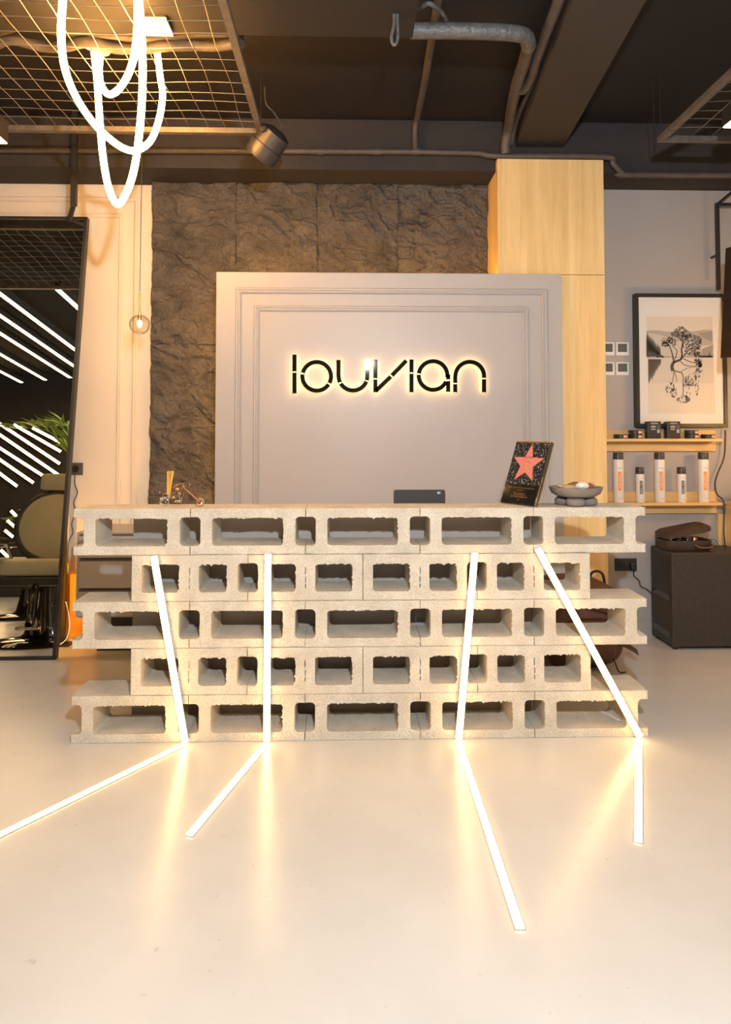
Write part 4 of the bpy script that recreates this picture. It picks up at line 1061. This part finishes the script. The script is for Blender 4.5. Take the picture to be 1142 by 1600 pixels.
# neon loops -------------------------------------------------------------
def neon(pix, label, caps):
    P = [aty(u, v, y) for u, v, y in pix]
    for i in caps: P[i].z = min(P[i].z, ZC-0.03)
    t = thing('neon_loop', P[len(P)//2], label, 'neon tube', 'hanging neon loops')
    path = smooth_path(P, 8)
    MB().tube(path, 0.0145, 12).build('tube', M_neon, t, smooth=60)
    for i in caps:
        p = P[i]; q = p + (p - P[1 if i == 0 else -2]).normalized()*0.035
        MB().cyl(p, q, 0.0165, n=14).build('end_cap', M_white, t, smooth=50)
        MB().lathe([(0, 0), (0.042, 0), (0.042, 0.010), (0, 0.012)], q, 24).build('ceiling_rose', M_white, t, smooth=40)
        MB().cyl(q + Vector((0, 0, 0.011)), (q.x, q.y, ZC), 0.003, n=6).build('suspension', M_black, t)
neon([(99, -14, -0.36), (98, 0, -0.35), (95.5, 55, -0.30), (101, 105, -0.22), (117, 148, -0.14), (142, 187, -0.06), (168, 214, 0.0), (192, 231, 0.06), (213, 235, 0.10), (235, 220, 0.16), (248, 188, 0.2), (254, 150, 0.24), (250, 118, 0.26), (246, 85, 0.26)],
     'wide glowing neon loop hanging at upper left, its right end on a white rose', [13])
neon([(147, 83, 0.22), (152, 130, 0.18), (156, 190, 0.13), (161, 245, 0.08), (169, 290, 0.04), (183, 319, 0.0), (198, 300, -0.05), (210, 262, -0.10), (218, 205, -0.16), (222.5, 140, -0.22), (222, 70, -0.28), (217, 0, -0.34), (216, -12, -0.36)],
     'longest narrow neon loop, hanging lowest of the three at upper left', [0])
neon([(157, 88, 0.27), (155, 110, 0.22), (158, 132, 0.15), (169, 147, 0.08), (184, 141, 0.0), (200, 117, -0.08), (210, 85, -0.16), (214.5, 42, -0.24), (214.5, 0, -0.28), (213, -12, -0.30)],
     'short neon loop nested inside the long one at upper left', [0])

# linear lamps -----------------------------------------------------------
def bar_lamp(p, q, wd, hgt, name, label, group, down=Vector((0, 0, -1)), hang=True, dm=None):
    p = Vector(p); q = Vector(q); d = (q-p).normalized(); s_ = d.cross(down).normalized()
    t = thing(name, (p+q)/2, label, 'linear lamp', group)
    a = [p - s_*wd/2, p + s_*wd/2, p + s_*wd/2 - down*hgt, p - s_*wd/2 - down*hgt]
    MB().poly(a, q-p).build('housing', M_black, t)
    a = [p - s_*wd*.42 + down*0.0005, p + s_*wd*.42 + down*0.0005, p + s_*wd*.42 + down*0.004, p - s_*wd*.42 + down*0.004]
    MB().poly([v + d*0.004 for v in a], q-p-d*0.008).build('diffuser', dm or M_bar, t)
    if hang:
        for k in (0.15, 0.85):
            m_ = p.lerp(q, k) - down*hgt; MB().cyl(m_, (m_.x, m_.y, ZC), 0.002, n=6).build('hanger', M_black, t)
e0 = atz(13, 224, 2.80)
bar_lamp((e0.x-0.03, e0.y-2.2, 2.80), (e0.x-0.03, e0.y, 2.80), 0.06, 0.11, 'linear_lamp', 'black linear lamp poking in at the left edge under the mesh tray', 'black linear lamps', dm=M_bar2)
e0 = atz(1131, 199, 2.82)
bar_lamp((e0.x+0.02, e0.y-2.0, 2.82), (e0.x+0.02, e0.y, 2.82), 0.06, 0.08, 'linear_lamp', 'black linear lamp poking in at the upper right edge', 'black linear lamps', dm=M_bar2)
sqp = atz(243, 37, 3.06)
t = thing('square_downlight', (sqp.x, sqp.y, 3.06), 'small square box downlight above the mesh tray', 'downlight')
MB().box(sqp.x-0.06, sqp.x+0.05, sqp.y-0.03, sqp.y+0.09, 3.07, ZC).build('box', M_spot, t, bevel=0.002)
MB().box(sqp.x-0.062, sqp.x+0.052, sqp.y-0.032, sqp.y+0.092, 3.058, 3.069).build('diffuser', emit('soft_white', (1, 0.78, 0.5, 1), 0.7), t)

# ceiling pipes, conduits and wrapped cables -----------------------------
def pipe(pts, r, m, name, label, cat='pipe', n=10, k=6, group=None):
    o = MB().tube(smooth_path(pts, k), r, n).build(name, m, None, smooth=60); tag(o, label, cat, group); return o
yp = YS-0.03
A = aty(-40, 237, yp); B = aty(640, 237, yp); C = aty(740, 239, yp); D = aty(765, 243, yp-0.01)
E_ = aty(944, 245, yp-0.02); F_ = aty(958, 256, yp-0.02); G_ = aty(974, 272, yp); H_ = aty(1142, 273, yp)
zl = A.z
t = thing('conduit_pipe', (0, yp, zl), 'long thin dark conduit running along the soffit', 'pipe')
MB().tube([Vector((-3.5, yp, zl)), B, C], 0.018, 12).build('straight_run', M_pipe, t, smooth=60)
MB().tube(smooth_path([C, aty(752, 240, yp), D, aty(800, 244, yp-0.02), E_, F_, G_, aty(985, 273, yp), Vector((H_.x+0.4, yp, H_.z))], 5), 0.019, 12).build('bent_run', M_pipe, t, smooth=60)
for u in (500, 590, 650):
    q = aty(u, 237, yp); MB().cyl(q - Vector((0.02, 0, 0)), q + Vector((0.02, 0, 0)), 0.023, n=12).build('coupling', M_pipe, t, smooth=50)
zc = ZC-0.03
P0 = aty(649, 234, yp); P0.y = yp; pts = [P0, Vector((P0.x-0.004, yp, 3.17)), Vector((P0.x, yp-0.02, zc-0.01)), Vector((P0.x+0.004, yp-0.07, zc)), atz(664, 125, zc), atz(675, 60, zc), atz(686, -10, zc), atz(700, -120, zc)]
o = MB().tube(pts, 0.020, 10).build('ceiling_conduit', M_pipe, None, smooth=60); tag(o, 'straight dark conduit crossing the ceiling towards the camera', 'pipe')
dz = 3.12
pipe([atz(642, 48, dz), atz(700, 48, dz), atz(760, 49, dz), atz(805, 52, dz), atz(822, 58, dz+0.01), atz(826, 72, dz+.02)], 0.036, M_foil, 'insulated_pipe', 'pale wrapped insulated pipe running sideways under the ceiling')
pipe([atz(826, 70, 3.16), atz(818, 100, 3.17), atz(808, 130, 3.17), atz(800, 165, 3.17), atz(795, 200, 3.16), aty(790, 225, yp-0.06), aty(790, 240, yp-0.04)], 0.032, M_pipe, 'wrapped_pipe', 'dark wrapped pipe dropping to the soffit beside the big beam', k=5)
pipe([atz(884, -30, 3.16), atz(868, 15, 3.16), atz(853, 52, 3.16), atz(848, 68, 3.17), atz(838, 95, 3.17), atz(830, 122, 3.17), atz(818, 140, 3.17), atz(806, 138, 3.17)], 0.026, M_pipe, 'wrapped_pipe', 'dark bent pipe hugging the left side of the big beam', k=5)
pipe([atz(840, 95, 3.19), atz(834, 125, 3.19), atz(818, 160, 3.19), atz(806, 190, 3.18), aty(797, 225, yp-0.05)], 0.016, M_pipe, 'wrapped_pipe', 'thin dark cable beside the bent pipe near the big beam', k=5)
# cable bundles above the tray
rb2 = random.Random(21)
for k, lab in enumerate(('lowest', 'middle', 'upper')):
    z = 3.10+0.03*k; pts = []
    for i in range(12):
        q = atz(-60 + i*40, 62 - 7*k, 3.12); pts.append(Vector((q.x, q.y + rb2.uniform(-.03, .03), z + rb2.uniform(-.02, .02))))
    pipe(pts, 0.026-0.004*k, simple('bundle_wrap_%d' % k, (0.07-0.012*k, 0.055-0.01*k, 0.038-0.006*k, 1), 0.6, var=0.3, vscale=18), 'cable_bundle', f'{lab} wrapped cable bundle above the mesh tray', 'cable bundle', 8, 4, 'cable bundles')
# hanging cable loop by the duct
q = atz(616, 30, 3.06)
pipe([q + Vector((-.01, 0, .15)), q, q + Vector((-.012, 0, -.08)), q + Vector((0, 0, -.11)), q + Vector((.014, 0, -.08)), q + Vector((.012, 0, 0.02)), q + Vector((.01, 0, .12))], 0.007, M_foil, 'cable_loop', 'loop of cable hanging at the duct edge', 'cable')
q = atz(665, 15, 3.15)
pipe([atz(645, 20, 3.2), atz(660, 10, 3.16), atz(672, 6, 3.15), atz(690, 20, 3.17), atz(700, 38, 3.17)], 0.010, M_foil, 'flexible_conduit', 'grey flexible conduit curling over the insulated pipe', 'cable')
q = atz(1018, 120, ZC-0.002)
o = MB().cyl(q, aty(1024, 222, c2_.y), 0.002, n=6).build('suspension_wire', M_black, None); tag(o, 'thin suspension wire dropping to the corner of the right mesh tray', 'wire')

# ------------------------------------------------------------------ room beyond, seen in the mirror
rows_c = [(-2.68, -0.60, -3.9), (-3.25, -0.60, -3.9), (-3.54, -0.60, -3.9), (-3.82, -0.60, -3.92), (-4.21, -0.60, -4.05), (-4.6, -0.60, -4.2)]
on = ['first', 'second', 'third', 'fourth', 'fifth', 'sixth', 'seventh']
for k, (x, ya, yb) in enumerate(rows_c):
    bar_lamp((x, yb, 2.95), (x, ya, 2.95), 0.055, 0.08, 'ceiling_lamp', f'{on[k]} long ceiling lamp from the top in the mirror reflection', 'diagonal lamps in the mirror')
for k, (x, yb) in enumerate(((-1.2, -4.6), (-0.2, -4.6), (0.8, -4.6), (2.3, -4.6))):
    bar_lamp((x, yb, 2.98), (x, -1.35 if x > 2 else -0.72, 2.98), 0.055, 0.08, 'added_fill_lamp', f'added unseen ceiling lamp above and behind the camera, {on[k]} from the left', 'added unseen fill lamps')  # added out-of-view lamps that brighten the right wall and block ledges
S2 = [((-5.23, 2.51), (-4.28, 1.90)), ((-5.01, 2.49), (-4.28, 2.08)), ((-4.73, 2.44), (-4.30, 2.22)), ((-5.6, 2.6), (-4.28, 1.73)), ((-5.7, 2.46), (-4.39, 1.65)), ((-5.7, 2.32), (-4.64, 1.62)), ((-5.7, 2.15), (-4.87, 1.57))]
for k, ((xa, za), (xb, zb)) in enumerate(S2):
    bar_lamp((xa, YB+0.045, za), (xb, YB+0.045, zb), 0.045, 0.044, 'wall_lamp', f'{on[k]} slanting wall lamp from the top in the lower part of the mirror', 'slanting wall lamps in the mirror', Vector((0, 1, 0)), False)
for k, ((xa, za), (xb, zb)) in enumerate((((-4.93, 1.22), (-4.78, 1.08)), ((-4.97, 1.08), (-4.83, 0.97)), ((-4.99, 0.94), (-4.86, .84)), ((-5.0, 0.81), (-4.86, 0.70)), ((-5.02, 0.66), (-4.88, 0.54)))):
    bar_lamp((xa, YB+0.045, za), (xb, YB+0.045, zb), 0.045, 0.044, 'short_wall_lamp', f'{on[k]} short slanting lamp from the top beside the chair in the mirror', 'short slanting lamps in the mirror', Vector((0, 1, 0)), False)

# barber chair (front faces +Y, towards the mirror)
M_seat = simple('grey_green_leather', (0.42, 0.40, 0.29, 1), 0.45, var=0.05, vscale=10)
def barber_chair(loc, rz, label):
    t = thing('barber_chair', (0, 0, 0), label, 'barber chair', 'barber chairs')
    MB().lathe([(0, 0), (0.33, 0), (0.335, 0.012), (0.31, 0.028), (0.12, 0.045), (0, 0.045)], (0, 0, 0), 40).build('base_plate', M_blackg, t, smooth=40)
    MB().lathe([(0, 0.04), (0.13, 0.045), (0.10, 0.07), (0.075, 0.20), (0.06, 0.34), (0.06, 0.38), (0, 0.38)], (0, 0, 0), 28).build('column', M_blackg, t, smooth=40)
    MB().box(-0.24, 0.24, -0.25, 0.27, 0.38, 0.46).build('seat_box', M_black, t, bevel=0.015)
    MB().box(-0.245, 0.245, -0.255, 0.275, 0.395, 0.402).build('trim_band', M_chrome, t)
    sq(MB(), (0, 0.02, 0.515), 0.25, 0.27, 0.06, 0.35, 0.3, 32, 14).build('seat_cushion', M_seat, t, smooth=60)
    M1 = Matrix.Translation((0, -0.27, 0.80)) @ Matrix.Rotation(math.radians(-82), 4, 'X')
    MB().lathe([(0, -0.04), (0.27, -0.04), (0.285, -0.02), (0.285, 0.02), (0.27, 0.035), (0, 0.035)], M1.translation, 44, M1.to_3x3()).build('back_shell', M_blackp, t, smooth=40)
    MB().lathe([(0, 0.03), (0.235, 0.03), (0.245, 0.05), (0.235, 0.068), (0.19, 0.078), (0, 0.082)], M1.translation, 44, M1.to_3x3()).build('back_cushion', M_seat, t, smooth=40)
    MB().box(-0.02, 0.02, -0.32, -0.29, 0.98, 1.14).build('headrest_stem', M_chrome, t)
    sq(MB(), (0, -0.29, 1.14), 0.13, 0.05, 0.065, 0.3, 0.3, 28, 12).build('headrest', M_seat, t, smooth=60)
    for s_ in (-1, 1):
        arm = MB().tube(smooth_path([(s_*0.26, -0.22, 0.52), (s_*0.30, -0.18, 0.66), (s_*0.31, 0.0, 0.68), (s_*0.31, 0.18, 0.66), (s_*0.28, 0.22, 0.52), (s_*0.25, 0.20, 0.45)], 6), 0.013, 8).build('arm_frame', M_chrome, t, smooth=60)
        sq(MB(), (s_*0.31, 0.0, 0.70), 0.035, 0.18, 0.02, 0.4, 0.4, 20, 8).build('arm_pad', M_blackp, arm, smooth=60)
    MB().tube(smooth_path([(0, 0.27, 0.40), (0, 0.33, 0.33), (0, 0.36, 0.20), (0, 0.40, 0.16)], 5), 0.022, 8).build('footrest_stem', M_blackg, t, smooth=60)
    MB().box(-0.07, 0.07, 0.37, 0.44, 0.13, 0.15).build('footrest', M_chrome, t, bevel=0.006)
    MB().cyl((0.05, -0.05, 0.25), (0.30, -0.10, 0.30), 0.009, n=8).build('pump_lever', M_chrome, t)
    t.location = loc; t.rotation_euler = (0, 0, rz)
    return t
ch = barber_chair((-2.20, 0.33, 0), math.radians(-12), 'grey-green barber chair with round back reflected large in the mirror')
c2c = copy_tree(ch); c2c.location = (-3.15, -1.65, 0); c2c.rotation_euler = (0, 0, 0.6)
c2c['label'] = 'second barber chair, smaller and further back in the mirror'

M_frond = simple('palm_green', (0.22, 0.36, 0.05, 1), 0.45, var=0.2, vscale=20)
def palm(loc, h, lf, label, seed):
    rp_ = random.Random(seed); loc = Vector(loc)
    t = thing('potted_palm', loc, label, 'palm', 'potted palms in the mirror')
    MB().lathe([(0, 0), (0.13, 0), (0.17, 0.32), (0.18, 0.34), (0.165, 0.34), (0.15, 0.30), (0, 0.30)], loc, 28).build('pot', M_blackp, t, smooth=40)
    MB().tube([loc + Vector((0, 0, .28)), loc + Vector((0.01, 0, h*.5)), loc + Vector((0, 0.01, h))], [0.035, 0.03, 0.022], 10).build('stem', simple('palm_stem', (0.16, 0.12, 0.06, 1), 0.8), t, smooth=60)
    for k in range(9):
        az = k*2*PI/9 + rp_.uniform(-.2, .2); el = rp_.uniform(0.6, 1.25); L = lf*rp_.uniform(.85, 1.1)
        base = loc + Vector((0, 0.005, h)); mid = base + Vector((math.cos(az)*math.cos(el), math.sin(az)*math.cos(el), math.sin(el)))*L*.55
        tip = mid + Vector((math.cos(az), math.sin(az), 0.15-0.35*(1.25-el)))*L*.45
        sp_ = smooth_path([base, mid, tip], 8); mb = MB().tube(sp_, [0.006-0.005*i/(len(sp_)-1) for i in range(len(sp_))], 6)
        for i in range(2, len(sp_), 2):
            d = (sp_[min(i+1, len(sp_)-1)] - sp_[i-1]).normalized(); sd = d.cross(Vector((0, 0, 1))).normalized()
            for s_ in (-1, 1):
                ll = 0.46*lf*(1.1-0.55*i/len(sp_)); dirr = (sd*s_*0.8 + d*0.7 + Vector((0, 0, 0.25))).normalized()
                a = sp_[i]; b_ = a + dirr*ll*.5 + Vector((0, 0, .01)); c = a + dirr*ll - Vector((0, 0, .03*ll)); nn = dirr.cross(sd*s_).normalized()
                wv = d*0.026
                mb.add([a, b_+wv, c, b_-wv, b_+Vector((0, 0, .004))], [(0, 1, 4), (1, 2, 4), (2, 3, 4), (3, 0, 4)])
        mb.build('frond', M_frond, t, fixn=False)
    return t
palm((-2.60, -1.2, 0), 1.42, 0.72, 'leafy green potted palm at the right edge of the mirror reflection', 2)
palm((-3.36, -2.75, 0), 0.75, 0.6, 'lower potted palm peeping out behind the chair in the mirror', 5)
